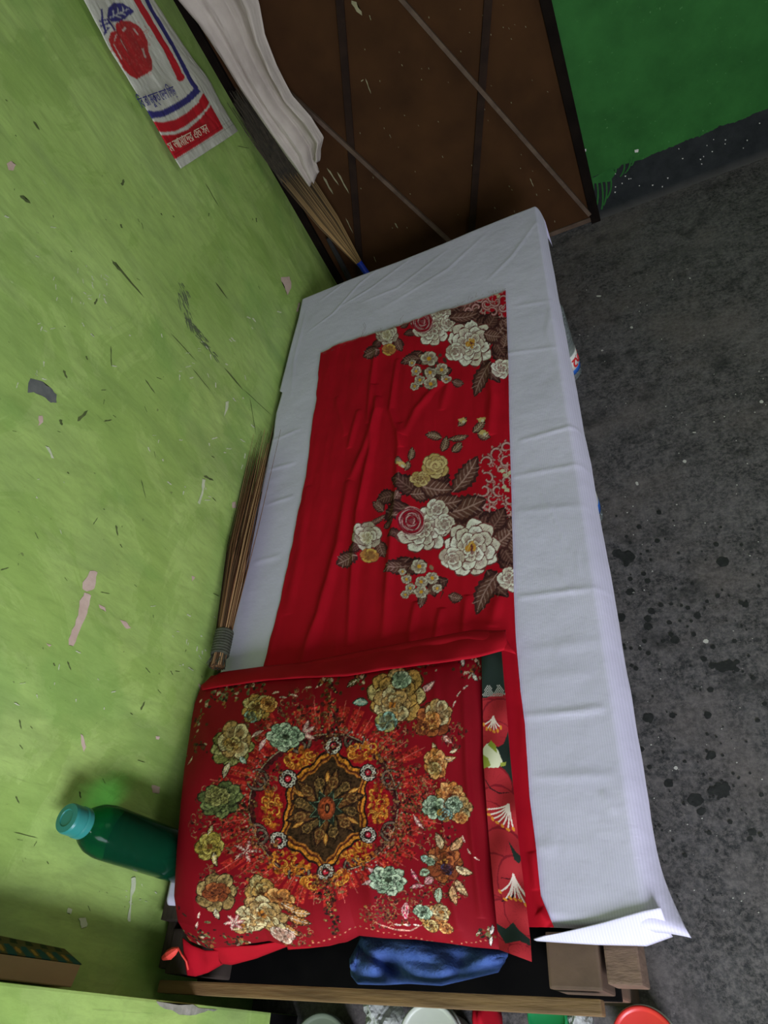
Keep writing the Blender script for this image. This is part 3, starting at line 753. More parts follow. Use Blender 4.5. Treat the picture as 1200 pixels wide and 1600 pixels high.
    if top:
        smallrose(*X(680, 727), 22 * s, PAL_Y); bloom(pr, *X(656, 748), 15 * s, PAL_Y, 2, 2, 6, .8)
        for u, v, L, wd, a in ((690, 705, 24, 12, -1.3), (705, 705, 20, 12, -.7), (690, 683, 24, 12, 3.3), (700, 685, 30, 9, -.15), (738, 675, 26, 12, -.8), (745, 676, 20, 12, .3), (715, 665, 18, 9, -.8), (640, 720, 20, 10, -1.4), (633, 735, 15, 9, -1.2), (630, 722, 12, 10, 3)):
            LF(u, v, L, wd, a, (110, 72, 60), DB, (190, 170, 140))
        for u, v in ((722, 656), (752, 655), (755, 676), (628, 727)):
            pr.disc(*X(u, v), 6 * s, (208, 180, 110), 4 * s, rag=.35); pr.disc(*X(u + 2, v + 2), 2.4 * s, (214, 208, 176))
motif(0, 0)
# the same bouquet repeats at the far end, cut by the frayed edge
pr2 = pr
def motif_far():
    k = .80
    class D: pass
    motif(-2, -320, .80, top=False)
    for u, v, r, a, sg in ((760, 474, 10, 1, 1), (775, 470, 10, 3, -1), (745, 480, 9, 2, 1), (785, 480, 9, 0, 1), (770, 488, 9, 4, 1), (733, 485, 8, 2, 1), (788, 468, 8, 3, 1)):
        scroll(pr, u, v, r, a, 5, 2.4, (206, 160, 156), (130, 44, 50), sgn=sg)
    leaf(pr, 700, 497, 50, 20, -.2, BR, DB, MV); leaf(pr, 785, 500, 20, 20, .4, BR, DB, MV); leaf(pr, 755, 520, 30, 26, .2, BR, DB, MV)
motif_far()
def build_red():
    A, B = np.meshgrid(pr.a, pr.b, indexing='ij')
    # cloth outline (metric): left and right edges as functions of y, frayed far edge as function of x
    L = np.array([at(u, v, 'z', ZC_)[:2] for u, v in ((500, 552), (494, 620), (484, 690), (478, 745), (466, 800), (455, 855), (440, 925), (428, 975), (412, 1040), (400, 1100), (395, 1300), (400, 1460))])
    Rr = np.array([at(u, v, 'z', ZC_)[:2] for u, v in ((790, 453), (794, 560), (795, 640), (799, 780), (803, 930), (806, 1000), (813, 1080), (820, 1131), (827, 1244), (838, 1328), (845, 1400), (868, 1455))])
    F = np.array([at(u, v, 'z', ZC_)[:2] for u, v in ((500, 551), (530, 536), (560, 526), (600, 516), (640, 502), (680, 488), (720, 478), (760, 465), (790, 453))])
    # remap the regular print grid onto the outline: rows keep their metric print position near the outline, squeezed within it
    na, nb = A.shape
    y = B; yl = L[::-1]; yr = Rr[::-1]
    xl = np.interp(pr.b, yl[:, 1], yl[:, 0]); xr = np.interp(pr.b, yr[:, 1], yr[:, 0])
    xl = xl + .0035 * (vnoise(pr.b * 30, pr.b * 0, 4) - .5)
    X = np.clip(A, xl[None, :], xr[None, :])
    yf = np.interp(X, F[:, 0], F[:, 1]) + .006 * (vnoise(X * 60, X * 0, 8) - .5)
    Y = np.clip(B, .142, yf)
    h = np.zeros(X.shape)
    folds = [([(625, 660), (622, 760), (612, 860), (600, 1000)], .010, .011), ([(548, 750), (570, 700), (590, 640), (585, 600)], .012, .010), ([(545, 750), (530, 850), (500, 960), (470, 1040)], .013, .012),
             ([(590, 620), (580, 700), (560, 800), (552, 900), (545, 1010)], .010, .012), ([(560, 640), (545, 700)], .009, .006), ([(640, 560), (700, 600), (690, 640)], .012, .006), ([(765, 560), (770, 620), (765, 680)], .013, .010),
             ([(700, 580), (650, 640), (630, 680)], .012, .006), ([(590, 530), (580, 600), (575, 660)], .009, .008), ([(525, 620), (540, 680)], .01, .004), ([(780, 930), (770, 980)], .012, .006), ([(650, 940), (640, 1010)], .009, .007),
             ([(690, 950), (680, 1010)], .009, .007), ([(730, 930), (725, 1000)], .009, .006), ([(480, 760), (470, 860), (450, 960)], .014, .005), ([(620, 560), (610, 640), (628, 700)], .008, .008),
             ([(838, 1330), (846, 1390)], .01, .010), ([(830, 1180), (822, 1100)], .010, .007), ([(815, 1060), (808, 1000)], .008, .006), ([(845, 1420), (860, 1440)], .008, .008)]
    for pts, wd, hh in folds:
        p = [tuple(at(*q, 'z', ZC_)[:2]) for q in pts]
        h += ridge(X, Y, p, wd, hh)
    h += .010 * (fbm(X * 14, Y * 2.2, 21, 3) - .5) + .002 * (fbm(X * 50, Y * 12, 22, 2) - .5)
    under = (Y < .56) & (X < -.30)
    h = np.where(under, np.minimum(h, .003), h)
    edge = np.minimum(np.minimum(X - xl[None], xr[None] - X), np.minimum(yf - Y, .1)); h = h * np.clip(edge / .012, .15, 1)
    S = sheet_h(X[::4, ::4], Y[::4, ::4])       # lie on the sheet
    ia = np.arange(na) / 4; ib = np.arange(nb) / 4
    i0 = np.clip(ia.astype(int), 0, S.shape[0] - 2); j0 = np.clip(ib.astype(int), 0, S.shape[1] - 2)
    fa = np.clip(ia - i0, 0, 1)[:, None]; fb = np.clip(ib - j0, 0, 1)[None]
    S = (S[i0][:, j0] * (1 - fa) + S[i0 + 1][:, j0] * fa) * (1 - fb) + (S[i0][:, j0 + 1] * (1 - fa) + S[i0 + 1][:, j0 + 1] * fa) * fb
    Z = ZB + S + .0045 + np.maximum(h, -.0015)
    C = pr.img.copy()
    fr = np.clip(1 - (yf - Y) / .007, 0, 1)[..., None]; C = C * (1 - .55 * fr) + s2l((200, 120, 116)) * .55 * fr
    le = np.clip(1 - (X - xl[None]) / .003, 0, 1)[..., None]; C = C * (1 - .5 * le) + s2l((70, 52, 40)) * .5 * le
    # drop grid rows squeezed flat outside the outline
    ka = (pr.a > xl.min() - .003) & (pr.a < xr.max() + .003); kb = (pr.b > .140) & (pr.b < F[:, 1].max() + .008)
    P = np.stack([X, Y, Z], -1)[ka][:, kb]; C = C[ka][:, kb]
    return P, C
texture_print(pr, RED, .18, 1.8)
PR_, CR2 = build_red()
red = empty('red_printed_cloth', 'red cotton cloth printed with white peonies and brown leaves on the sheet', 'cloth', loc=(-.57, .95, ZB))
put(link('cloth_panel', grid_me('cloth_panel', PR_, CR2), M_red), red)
# loose threads on the frayed edge
bm = bmesh.new()
for _ in range(120):
    u = random.uniform(500, 790); k = (u - 500) / 290; v = 551 - 98 * k + 4 * math.sin(u * .04)
    p = at(u, v, 'z', ZB + .006); a = random.uniform(.4, 2.7); L = random.choice((.004, .006, .008, .018 if random.random() < .15 else .006))
    q = p + np.array([L * math.cos(a), L * math.sin(a), .0015]); tube(bm, [p, (p + q) / 2 + np.array([0, 0, .001]), q], .00025, 3, False)
for P_ in ([(568, 526), (566, 518), (572, 510), (569, 504)], [(565, 524), (571, 514), (567, 506)], [(625, 505), (626, 498), (631, 492)]):
    tube(bm, [at(u, v, 'z', ZB + .009) for u, v in P_], .0003, 3, False)
o = from_bm('frayed_threads', bm, noisy('dark_thread', (90, 60, 56), (120, 80, 72), 30), red); o['kind'] = 'stuff'; nest(o, 'cloth_panel')

# ------------------------------------------------------------------ pillow
PQ = dict(TL=(312, 1066), TR=(752, 1014), BR=(782, 1482), BL=(290, 1468))
def homog(src, dst):
    A = []
    for (x, y), (u, v) in zip(src, dst):
        A.append([x, y, 1, 0, 0, 0, -u * x, -u * y, -u]); A.append([0, 0, 0, x, y, 1, -v * x, -v * y, -v])
    return np.linalg.svd(np.array(A, float))[2][-1].reshape(3, 3)
HP = homog([PQ['TL'], PQ['TR'], PQ['BR'], PQ['BL']], [(0, 0), (1, 0), (1, 1), (0, 1)])
def px2st(u, v):
    q = HP @ np.array([u, v, 1.0]); return (q[0] / q[2], q[1] / q[2])
def coons(curves, S, T):
    """curves: top(s), right(t), bottom(s), left(t) as pixel polylines"""
    def ev(c, k):
        c = np.array(c, float); d = np.r_[0, np.cumsum(np.linalg.norm(np.diff(c, axis=0), axis=1))]; d /= d[-1]
        return np.stack([np.interp(k, d, c[:, 0]), np.interp(k, d, c[:, 1])], -1)
    top, right, bot, left = curves
    a = ev(top, S); b = ev(bot, S); l = ev(left, T); r = ev(right, T)
    S_ = S[..., None]; T_ = T[..., None]
    c00, c10, c01, c11 = (np.array(p, float) for p in (top[0], top[-1], bot[0], bot[-1]))
    return (1 - T_) * a + T_ * b + (1 - S_) * l + S_ * r - ((1 - S_) * (1 - T_) * c00 + S_ * (1 - T_) * c10 + (1 - S_) * T_ * c01 + S_ * T_ * c11)
pp = Print(-.02, 1.02, -.02, 1.02, .0021, .0023, (136, 9, 25), lambda u, v: px2st(u, v))
def cz(x, y): return (250 + x * .5083, 990 + y * .5083)      # detail-crop units -> photo pixels
def pillow_print():
    P = pp; g = lambda x, y: cz(x, y)
    DK = (44, 22, 20); OR = (196, 112, 34); OG = (160, 84, 30); OL = (96, 78, 40); BN = (78, 44, 26)
    cx, cy = g(505, 520)
    # sunburst rays of small gold print
    for i in range(44):
        a = 2 * math.pi * i / 44; r0, r1 = 108, random.choice((150, 160, 172))
        wd = .055
        P.poly([(cx + r0 * math.cos(a - wd), cy + r0 * math.sin(a - wd)), (cx + r1 * math.cos(a - wd), cy + r1 * .94 * math.sin(a - wd)), (cx + r1 * math.cos(a + wd), cy + r1 * .94 * math.sin(a + wd)), (cx + r0 * math.cos(a + wd), cy + r0 * math.sin(a + wd))], (176, 40, 34))
        P.line([(cx + r0 * math.cos(a), cy + r0 * math.sin(a)), (cx + (r1 + 10) * math.cos(a), cy + (r1 + 10) * .94 * math.sin(a))], 1.0, (206, 96, 84), taper=False)
        for k in range(7):
            rr = random.uniform(r0 + 4, r1); aa = a + random.uniform(-.05, .05)
            P.disc(cx + rr * math.cos(aa), cy + rr * .94 * math.sin(aa), 1.3, (206, 106, 62), n=5)
    # dark ring with scrolls
    for i in range(72):
        a = 2 * math.pi * i / 72
        for rr, c, wd in ((107, (70, 20, 24), 9),):
            P.disc(cx + rr * math.cos(a), cy + rr * 1.0 * math.sin(a), wd * .62, c, n=8)
    P.line([(cx + 110 * math.cos(a), cy + 110 * math.sin(a)) for a in np.linspace(0, 6.3, 80)], 1.6, (150, 132, 104), taper=False)
    P.disc(cx, cy, 98, (152, 12, 26), 98, n=48)
    for i in range(8):
        a = math.pi / 8 + i * math.pi / 4
        x, y = cx + 104 * math.cos(a), cy + 104 * math.sin(a)
        for sg in (1, -1):
            scroll(P, x, y, 17, a + sg * .6, 4.6, 3.6, (120, 100, 84), DK, sgn=sg)
        for q in np.linspace(-.3, .3, 9):
            P.disc(cx + 117 * math.cos(a + q), cy + 117 * math.sin(a + q), 1.6, (170, 150, 130), n=6)
    # cross-shaped dark tendrils towards the four sides
    for a, r1 in ((-math.pi / 2, 205), (math.pi / 2, 205), (0, 190), (math.pi, 150)):
        n = 60
        for k in range(n):
            rr = 100 + (r1 - 100) * k / n; wdt = 16 * math.sin(math.pi * min(1, .25 + .75 * k / n)) + 3
            x = cx + rr * math.cos(a) + random.gauss(0, wdt * .45) * abs(math.sin(a)); y = cy + rr * math.sin(a) + random.gauss(0, wdt * .45) * abs(math.cos(a))
            P.disc(x, y, random.uniform(2, 4.5), random.choice((DK, (80, 28, 24), (92, 52, 30), (120, 84, 46))), random.uniform(1.5, 3), rot=random.random() * 3, n=7)
            if k % 4 == 0: P.disc(x, y, 1.3, (176, 140, 84), n=6)
    # gold filigree patches
    for x, y, rx, ry in ((430, 372, 52, 30), (612, 362, 50, 28), (352, 520, 26, 60), (662, 515, 30, 62), (400, 678, 62, 40), (590, 672, 60, 40), (545, 745, 26, 24), (455, 740, 24, 20)):
        for _ in range(70):
            a = random.uniform(0, 6.28); r = math.sqrt(random.random()); u, v = g(x + rx * r * math.cos(a), y + ry * r * math.sin(a))
            P.disc(u, v, random.uniform(2.4, 5.5), random.choice((OR, OR, (214, 136, 50), OG, (150, 60, 24))), random.uniform(1.6, 3.4), rot=random.random() * 3, rag=.2, n=9)
        for _ in range(5):
            u, v = g(x + random.uniform(-.7, .7) * rx, y + random.uniform(-.7, .7) * ry); scroll(P, u, v, random.uniform(5, 10), random.random() * 6, 5, 2.2, (222, 156, 60), (140, 40, 22))
        for _ in range(4):
            u, v = g(x + random.uniform(-.5, .5) * rx, y + random.uniform(-.5, .5) * ry); P.disc(u, v, 3, (160, 16, 24), 2.2, n=8)
    # the star medallion
    tips = [(522, 337), (630, 420), (630, 612), (500, 715), (370, 610), (395, 430)]
    notch = [(572, 396), (618, 516), (560, 655), (442, 655), (392, 520), (452, 398)]
    def star(k, c, wob=0.0):
        pts = []
        for i in range(6):
            a = np.array(tips[i], float); b = np.array(tips[(i + 1) % 6], float); m = np.array(notch[i], float) if 1 else None
            ctr = np.array([505, 520.]); A_ = ctr + (a - ctr) * k; B_ = ctr + (b - ctr) * k; M_ = ctr + (m - ctr) * k
            for t_ in np.linspace(0, 1, 14)[:-1]:
                q = (1 - t_) ** 2 * A_ + 2 * t_ * (1 - t_) * (2 * M_ - (A_ + B_) / 2) + t_ ** 2 * B_
                q = ctr + (q - ctr) * (1 + wob * math.sin(t_ * 6 * math.pi)); pts.append(g(*q))
        P.poly(pts, c)
    star(1.05, DK, .03); star(1.0, (206, 128, 40), .03); star(.93, (92, 40, 22), .03); star(.88, (176, 104, 40), .03); star(.84, (66, 44, 26), .03)
    for i in range(12):
        a = i * math.pi / 6 + .26; L = 62 if i % 2 else 54
        leaf(P, cx, cy, L, 24, a, (104, 62, 32) if i % 2 else (92, 70, 40), (46, 26, 18), (150, 112, 62), bend=0, rag=.03, nv=4)
        u, v = cx + 40 * math.cos(a), cy + 40 * math.sin(a)
        for k in range(3): P.line([(u + (10 - 3 * k) * math.cos(q), v + (10 - 3 * k) * math.sin(q)) for q in np.linspace(0, 6.28, 12)], .9, (160, 118, 66) if k % 2 else (60, 34, 22), taper=False)
    for i in range(6):
        a = .55 + i * math.pi / 3; x, y = cx + 38 * math.cos(a), cy + 38 * math.sin(a)
        leaf(P, x, y, 20, 7, a, (212, 142, 60), (120, 60, 26), (230, 180, 96), bend=0, rag=0, nv=0)
    P.poly([(cx + (30 if i % 2 else 17) * math.cos(i * math.pi / 8), cy + (32 if i % 2 else 18) * math.sin(i * math.pi / 8)) for i in range(16)], (36, 40, 30))
    P.line([(cx + (26 if i % 2 else 15) * math.cos(i * math.pi / 8), cy + (28 if i % 2 else 16) * math.sin(i * math.pi / 8)) for i in range(17)], 1.2, (120, 140, 110), taper=False)
    P.disc(cx, cy, 13, (120, 54, 30), 18); P.disc(cx, cy, 10, (166, 74, 38), 15); P.disc(cx + 1, cy, 4, (52, 24, 18), 8); P.disc(cx + 1, cy, 2, (176, 120, 70), 4)
    for x, y in tips:
        u, v = g(x, y); P.disc(u, v, 14, DK, 14)
        for i in range(11):
            a = 2 * math.pi * i / 11; P.disc(u + 9 * math.cos(a), v + 10 * math.sin(a), 3.1, (198, 190, 172), n=8); P.disc(u + 9 * math.cos(a), v + 10 * math.sin(a), 1.3, (60, 40, 36), n=6)
        P.disc(u, v, 6, (60, 18, 22)); P.disc(u, v, 4, (196, 40, 56)); P.disc(u - 1, v - 1, 1.4, (236, 170, 170), n=6)
    # flowers around
    GD = ((84, 52, 26), (186, 142, 74), (206, 182, 120), (110, 74, 36), (90, 56, 26))
    CRM = ((90, 56, 34), (214, 194, 144), (190, 150, 92), (120, 82, 44), (180, 110, 40))
    MT = ((56, 60, 44), (150, 172, 140), (186, 200, 168), (70, 92, 70), (60, 70, 50))
    OLV = ((54, 50, 26), (134, 130, 72), (164, 158, 96), (74, 66, 34), (100, 80, 40))
    GRN = ((44, 48, 30), (94, 104, 58), (124, 132, 78), (56, 56, 32), None)
    ORC = ((90, 40, 22), (200, 128, 62), (222, 166, 98), (130, 70, 34), (110, 50, 24))
    BRN = ((70, 30, 22), (136, 66, 34), (170, 96, 50), (80, 36, 24), (190, 130, 60))
    def F(x, y, r, pal, **k): u, v = g(x, y); bloom(P, u, v, r * .5083, pal, **k)
    def LV(x, y, L, wd, a, f, d, vn=(230, 214, 190)): u, v = g(x, y); leaf(P, u, v, L * .5083, wd * .5083, a, f, d, vn, nv=3)
    PK = (212, 150, 150); MINT = (150, 186, 168)
    # tangle of little vines behind them
    for x, y, r in ((505, 300, 60), (330, 420, 50), (690, 420, 50), (330, 640, 50), (690, 640, 50), (505, 760, 60), (850, 620, 70), (880, 760, 60), (760, 250, 60), (420, 240, 60), (180, 560, 50), (900, 300, 40), (380, 900, 60), (640, 880, 50), (330, 260, 70), (215, 490, 60), (250, 600, 60), (240, 330, 50), (780, 470, 80), (760, 540, 70), (840, 470, 60), (690, 330, 60), (720, 620, 50), (800, 820, 60), (300, 760, 60), (700, 850, 70), (190, 720, 40)):
        for _ in range(int(r * 1.3)):
            a = random.uniform(0, 6.28); q = r * math.sqrt(random.random()); u, v = g(x + q * math.cos(a), y + q * math.sin(a))
            if random.random() < .6: P.disc(u, v, random.uniform(1.5, 3.6), random.choice(((86, 30, 26), (110, 60, 34), (66, 26, 24), (150, 100, 50), (128, 96, 60))), random.uniform(1.2, 2.4), rot=random.random() * 3, n=7)
            else: scroll(P, u, v, random.uniform(3, 7), random.random() * 6, 4, 1.3, random.choice(((120, 60, 44), (170, 110, 80), (90, 40, 34))))
    LV(780, 180, 60, 24, -.6, PK, (110, 30, 34)); LV(590, 150, 46, 20, 2.6, OL, DK); LV(620, 215, 50, 26, 3.1, MINT, (40, 60, 50)); LV(860, 300, 42, 22, .6, (214, 130, 110), (110, 30, 34))
    F(705, 190, 96, GD, npet=8, layers=3); F(695, 220, 62, CRM, npet=7, layers=2); F(680, 270, 36, ((60, 50, 30), (170, 160, 96), MINT, (90, 70, 40), None), npet=5, layers=1); F(720, 150, 30, MT[:4] + (None,), npet=5, layers=1)
    F(830, 255, 60, BRN, npet=7, layers=2); F(845, 235, 44, CRM[:4] + (None,), npet=6, layers=1); F(825, 262, 32, ORC, npet=6, layers=2); F(795, 285, 24, BRN, npet=5, layers=1)
    F(300, 235, 46, GD, npet=7, layers=2); F(330, 225, 26, ORC, npet=5, layers=2); F(285, 260, 20, ((60, 40, 24), MINT, (186, 160, 80), (80, 60, 34), None), npet=5, layers=1)
    for a in (-1.2, -.5, 2.4, .4): LV(430, 300, 42, 17, a, (216, 150, 150), (120, 34, 40))
    LV(330, 320, 44, 16, 2.0, PK, (110, 34, 40)); LV(320, 300, 40, 14, 2.6, PK, (110, 34, 40))
    F(382, 312, 52, MT, npet=8, layers=3, sq=.8)
    F(240, 345, 60, OLV, npet=8, layers=2); F(245, 325, 46, CRM[:4] + (None,), npet=6, layers=1, sq=1.2); F(240, 335, 24, GD, npet=5, layers=2); LV(235, 385, 50, 20, 1.9, (196, 176, 130), DK); LV(262, 370, 30, 16, .9, MINT, DK)
    F(212, 490, 60, GRN, npet=9, layers=3); F(205, 480, 34, OLV[:4] + (None,), npet=7, layers=2)
    F(185, 625, 40, ((80, 60, 24), (176, 154, 66), (196, 176, 90), (96, 70, 30), (120, 50, 24)), npet=6, layers=2, sq=1.1); LV(195, 640, 50, 18, 1.4, (196, 170, 90), DK); LV(180, 590, 34, 14, -1.2, (186, 160, 70), DK)
    for q in range(5): LV(280, 650, 40, 16, q * 1.25, (170, 70, 66), (120, 20, 28))
    F(200, 765, 54, ((60, 40, 26), (150, 120, 70), (176, 148, 92), (80, 56, 30), None), npet=7, layers=1, sq=1.15); F(200, 765, 36, BRN[:4] + (None,), npet=6, layers=2); LV(190, 815, 36, 18, 1.4, (200, 184, 140), DK)
    F(320, 780, 46, GD, npet=6, layers=2, sq=1.2); F(370, 790, 44, ORC, npet=6, layers=1)
    for x, y, a, L in ((370, 800, .5, 80), (380, 840, .45, 76), (360, 860, .9, 70), (330, 880, 1.4, 62), (400, 830, .2, 50)): LV(x, y, L, 32, a, random.choice(((200, 140, 76), MINT, (186, 120, 60))), (80, 46, 26))
    F(310, 850, 70, CRM, npet=9, layers=3); F(250, 880, 34, CRM, npet=6, layers=2); F(350, 910, 34, ((110, 60, 50), (220, 196, 170), (206, 170, 150), (150, 90, 70), None), npet=5, layers=1)
    for q in range(6): LV(232, 865, 30, 14, q * 1.05, (206, 120, 120), (120, 24, 36))
    for a in (-2.3, -1.8, 2.9, 1.1, .5): LV(665, 760, 62, 20, a, (214, 160, 160), (130, 40, 50))
    LV(760, 720, 46, 18, 1.0, (190, 70, 96), (100, 20, 40)); LV(800, 770, 50, 18, 2.9, (206, 110, 120), (100, 20, 40)); LV(740, 830, 60, 22, 1.7, (196, 60, 90), (230, 170, 170))
    F(688, 757, 58, MT, npet=9, layers=3)
    F(868, 690, 60, BRN, npet=7, layers=2, sq=1.1)
    for x, y, a, L, c in ((860, 650, -1.9, 60, (222, 190, 150)), (885, 650, -.8, 70, (206, 160, 110)), (900, 700, .3, 66, (222, 196, 150)), (900, 740, .9, 70, (214, 180, 130)), (890, 760, 1.4, 70, (206, 160, 110)), (850, 680, 3.0, 60, (210, 170, 120)), (830, 740, 2.4, 40, PK), (850, 770, 1.7, 60, (176, 196, 160)), (815, 690, -2.6, 30, MINT), (820, 720, 2.7, 40, (170, 196, 160))):
        LV(x, y, L, 32, a, c, (84, 44, 26), (120, 76, 44))
    F(875, 710, 22, ((50, 20, 20), (70, 60, 90), (90, 44, 34), (40, 20, 20), None), npet=5, layers=1); F(820, 690, 16, MT[:4] + (None,), npet=4, layers=1)
    F(890, 480, 54, ORC, npet=9, layers=2); F(840, 520, 46, MT, npet=7, layers=2); F(915, 515, 50, CRM, npet=7, layers=2); F(900, 505, 30, MT, npet=6, layers=2); F(870, 540, 26, ((50, 50, 40), (176, 130, 60), MINT, (70, 50, 30), None), npet=5, layers=2); F(925, 545, 24, ORC, npet=5, layers=1)
    LV(770, 545, 56, 18, .9, (200, 120, 120), (110, 30, 36)); LV(850, 370, 60, 22, -.1, (216, 166, 100), BN); LV(840, 360, 40, 18, -1.9, (214, 176, 120), BN); LV(885, 350, 30, 14, -.4, (214, 176, 120), BN)
    F(842, 385, 40, ORC, npet=7, layers=2, sq=1.15); F(838, 400, 24, GD[:4] + (None,), npet=5, layers=1)
    F(820, 880, 50, ORC, npet=8, layers=2); F(850, 855, 32, CRM, npet=6, layers=2); F(790, 860, 30, MT, npet=6, layers=1); F(810, 905, 26, GD, npet=5, layers=2); F(860, 910, 24, ORC, npet=5, layers=1)
    for x, y, a in ((690, 905, .1), (720, 906, .05), (750, 906, 0)): LV(x, y, 26, 10, a, (230, 190, 180), (150, 40, 50))
    P.line([g(x, y) for x, y in ((640, 905), (690, 925), (740, 928), (780, 905))], 3, (214, 150, 130))
    for x, y, a in ((450, 175, 3), (410, 200, 3.3), (380, 205, 3.1), (360, 190, 2.8), (480, 165, 2.6), (900, 200, 2), (915, 175, 2.2), (940, 160, 2.6), (930, 600, 1.2), (945, 640, 1.0), (965, 665, .5), (100, 440, 1.7), (95, 410, -1.2), (120, 380, -1), (150, 820, 1.9), (140, 850, 1.9)):
        LV(x, y, 24, 9, a, (196, 90, 84), (120, 16, 26))
    # corner posies
    for x, y, n, sp in ((945, 120, 26, 26), (800, 105, 16, 20), (595, 148, 18, 16), (495, 155, 18, 16), (1000, 918, 24, 24), (130, 920, 60, 46), (200, 200, 40, 32), (145, 265, 16, 18), (890, 85, 8, 8), (70, 820, 18, 18), (225, 940, 50, 40), (60, 560, 14, 20), (70, 690, 10, 20), (150, 330, 16, 30), (960, 90, 12, 14), (250, 175, 30, 30), (300, 170, 20, 24)):
        for _ in range(n):
            u, v = g(x + random.gauss(0, sp * .7), y + random.gauss(0, sp * .55)); P.disc(u, v, random.uniform(1.6, 4.4), random.choice(((70, 26, 24), (88, 52, 32), (50, 40, 30), (150, 96, 50), (110, 110, 70), (196, 170, 140), (120, 60, 36))), random.uniform(1.2, 2.6), rot=random.random() * 3, n=8)
    LV(920, 110, 34, 16, -1.9, (200, 190, 170), DK); LV(950, 125, 34, 14, .8, (170, 180, 160), DK); LV(1010, 920, 40, 16, -1.3, (224, 214, 200), DK); LV(1015, 925, 34, 16, 1.8, (224, 214, 200), DK); LV(985, 915, 26, 14, 3, (140, 90, 60), DK)
    for k in range(34):
        u, v = g(430 + k * 17, 943 - 20 * math.sin(k * .2) + random.gauss(0, 3)); P.disc(u, v, 2, (200, 120, 90), 1.2, n=7)
pillow_print()
texture_print(pp, (136, 9, 25), .9, 1.6)
pillow = empty('pillow', 'flat red pillow in a medallion and flower printed cover at the near bed end', 'pillow', loc=(-.60, .33, ZB + .01))
def build_pillow():
    s = np.linspace(-.02, 1.02, pp.na); tt = np.linspace(-.02, 1.02, pp.nb)
    S, T = np.meshgrid(np.clip(s, 0, 1), np.clip(tt, 0, 1), indexing='ij')
    top = [(314, 1072), (330, 1056), (350, 1052), (420, 1044), (500, 1037), (560, 1032), (640, 1022), (700, 1016), (756, 1005)]
    right = [(756, 1005), (757, 1100), (759, 1200), (766, 1310), (776, 1420), (784, 1484)]
    bot = [(296, 1470), (325, 1482), (370, 1478), (420, 1470), (455, 1480), (505, 1478), (540, 1472), (560, 1462), (600, 1466), (650, 1468), (700, 1474), (740, 1480), (784, 1484)]
    left = [(314, 1072), (303, 1100), (296, 1150), (288, 1200), (282, 1260), (276, 1330), (272, 1400), (278, 1440), (296, 1470)]
    UV = coons((top, right, bot, left), S, T)
    e = np.minimum(np.minimum(S, 1 - S), np.minimum(T, 1 - T))
    prof = (1 - np.clip(1 - 2 * S, -1, 1) ** 4 * 1.0) * (1 - (2 * T - 1) ** 4)
    H = .028 + .062 * np.clip(prof, 0, 1) ** .55
    H *= 1 - .35 * np.clip((S - .55) / .45, 0, 1)                        # slumps towards the open right side
    H += .056 * np.exp(-S * 7) * np.exp(-((T - .55) / .33) ** 4)       # pushed up against the bottle on the wall side
    # puckers along the seams, soft long creases
    H += .0035 * (fbm(S * 10, T * 2.2, 31, 3) - .5) * 2 * np.clip(e * 8, 0, 1) + .0025 * np.sin(S * 70 + 3 * np.sin(T * 5)) * np.exp(-e * 14) * .5
    for a, b, wd, h in (((.40, .02), (.43, .16), .012, .006), ((.83, .05), (.87, .95), .014, .005), ((.93, .1), (.95, .9), .012, .005), ((.47, .0), (.49, .3), .010, .004), ((.60, .55), (.62, .98), .018, .004), ((.30, .1), (.22, .4), .02, .003), ((.02, .1), (.12, .3), .02, .004)):
        H += ridge(S, T, [a, b], wd, h)
    Z = ZB + H
    d = np.einsum('ij,abj->abi', RC.T, np.stack([(UV[..., 0] - 600) / FPX, (UV[..., 1] - 800) / FPX, np.ones(S.shape)], -1))
    # outline is fixed at seam height, the rest of the top rises above it
    k = ((ZB + .045) - CAM[2]) / d[..., 2]
    XY = CAM[:2] + d[..., :2] * k[..., None]
    kk = (Z - CAM[2]) / d[..., 2]; XY2 = CAM[:2] + d[..., :2] * kk[..., None]
    XY = XY2
    XY[..., 0] = np.maximum(XY[..., 0], XW + .012)
    P = np.concatenate([XY, Z[..., None]], -1)
    return P
PP = build_pillow()
Pc = pp.img.copy()
# add a border ring folding under to the bed
def skirt(P, C, n=6):
    rim = np.concatenate([P[:, 0], P[-1, 1:], P[-2::-1, -1], P[0, -2:0:-1]]); rc = np.concatenate([C[:, 0], C[-1, 1:], C[-2::-1, -1], C[0, -2:0:-1]])
    ctr = rim.mean(0); rows = []; cols = []
    for i in range(n + 1):
        k = i / n; r = rim.copy(); bulge = .004 * math.sin(math.pi * k) - .014 * k
        d = r[:, :2] - ctr[:2]; d /= np.linalg.norm(d, axis=1)[:, None]
        r[:, :2] += d * bulge; r[:, 0] = np.maximum(r[:, 0], XW + .006); r[:, 2] = r[:, 2] * (1 - k) + (ZB + .009) * k; rows.append(r); cols.append(rc)
    R_ = np.array(rows); C_ = np.array(cols)
    R_ = np.concatenate([R_, R_[:, :1]], 1); C_ = np.concatenate([C_, C_[:, :1]], 1)
    return R_, C_
SK, SKC = skirt(PP[::3, ::3], Pc[::3, ::3])
cover = put(link('pillow_cover', grid_me('pillow_cover', PP, Pc, flip=True), M_pillow), pillow)
put(link('pillow_side', grid_me('pillow_side', SK, np.broadcast_to(s2l((138, 11, 25)), SK.shape), flip=True), M_pillow), pillow)

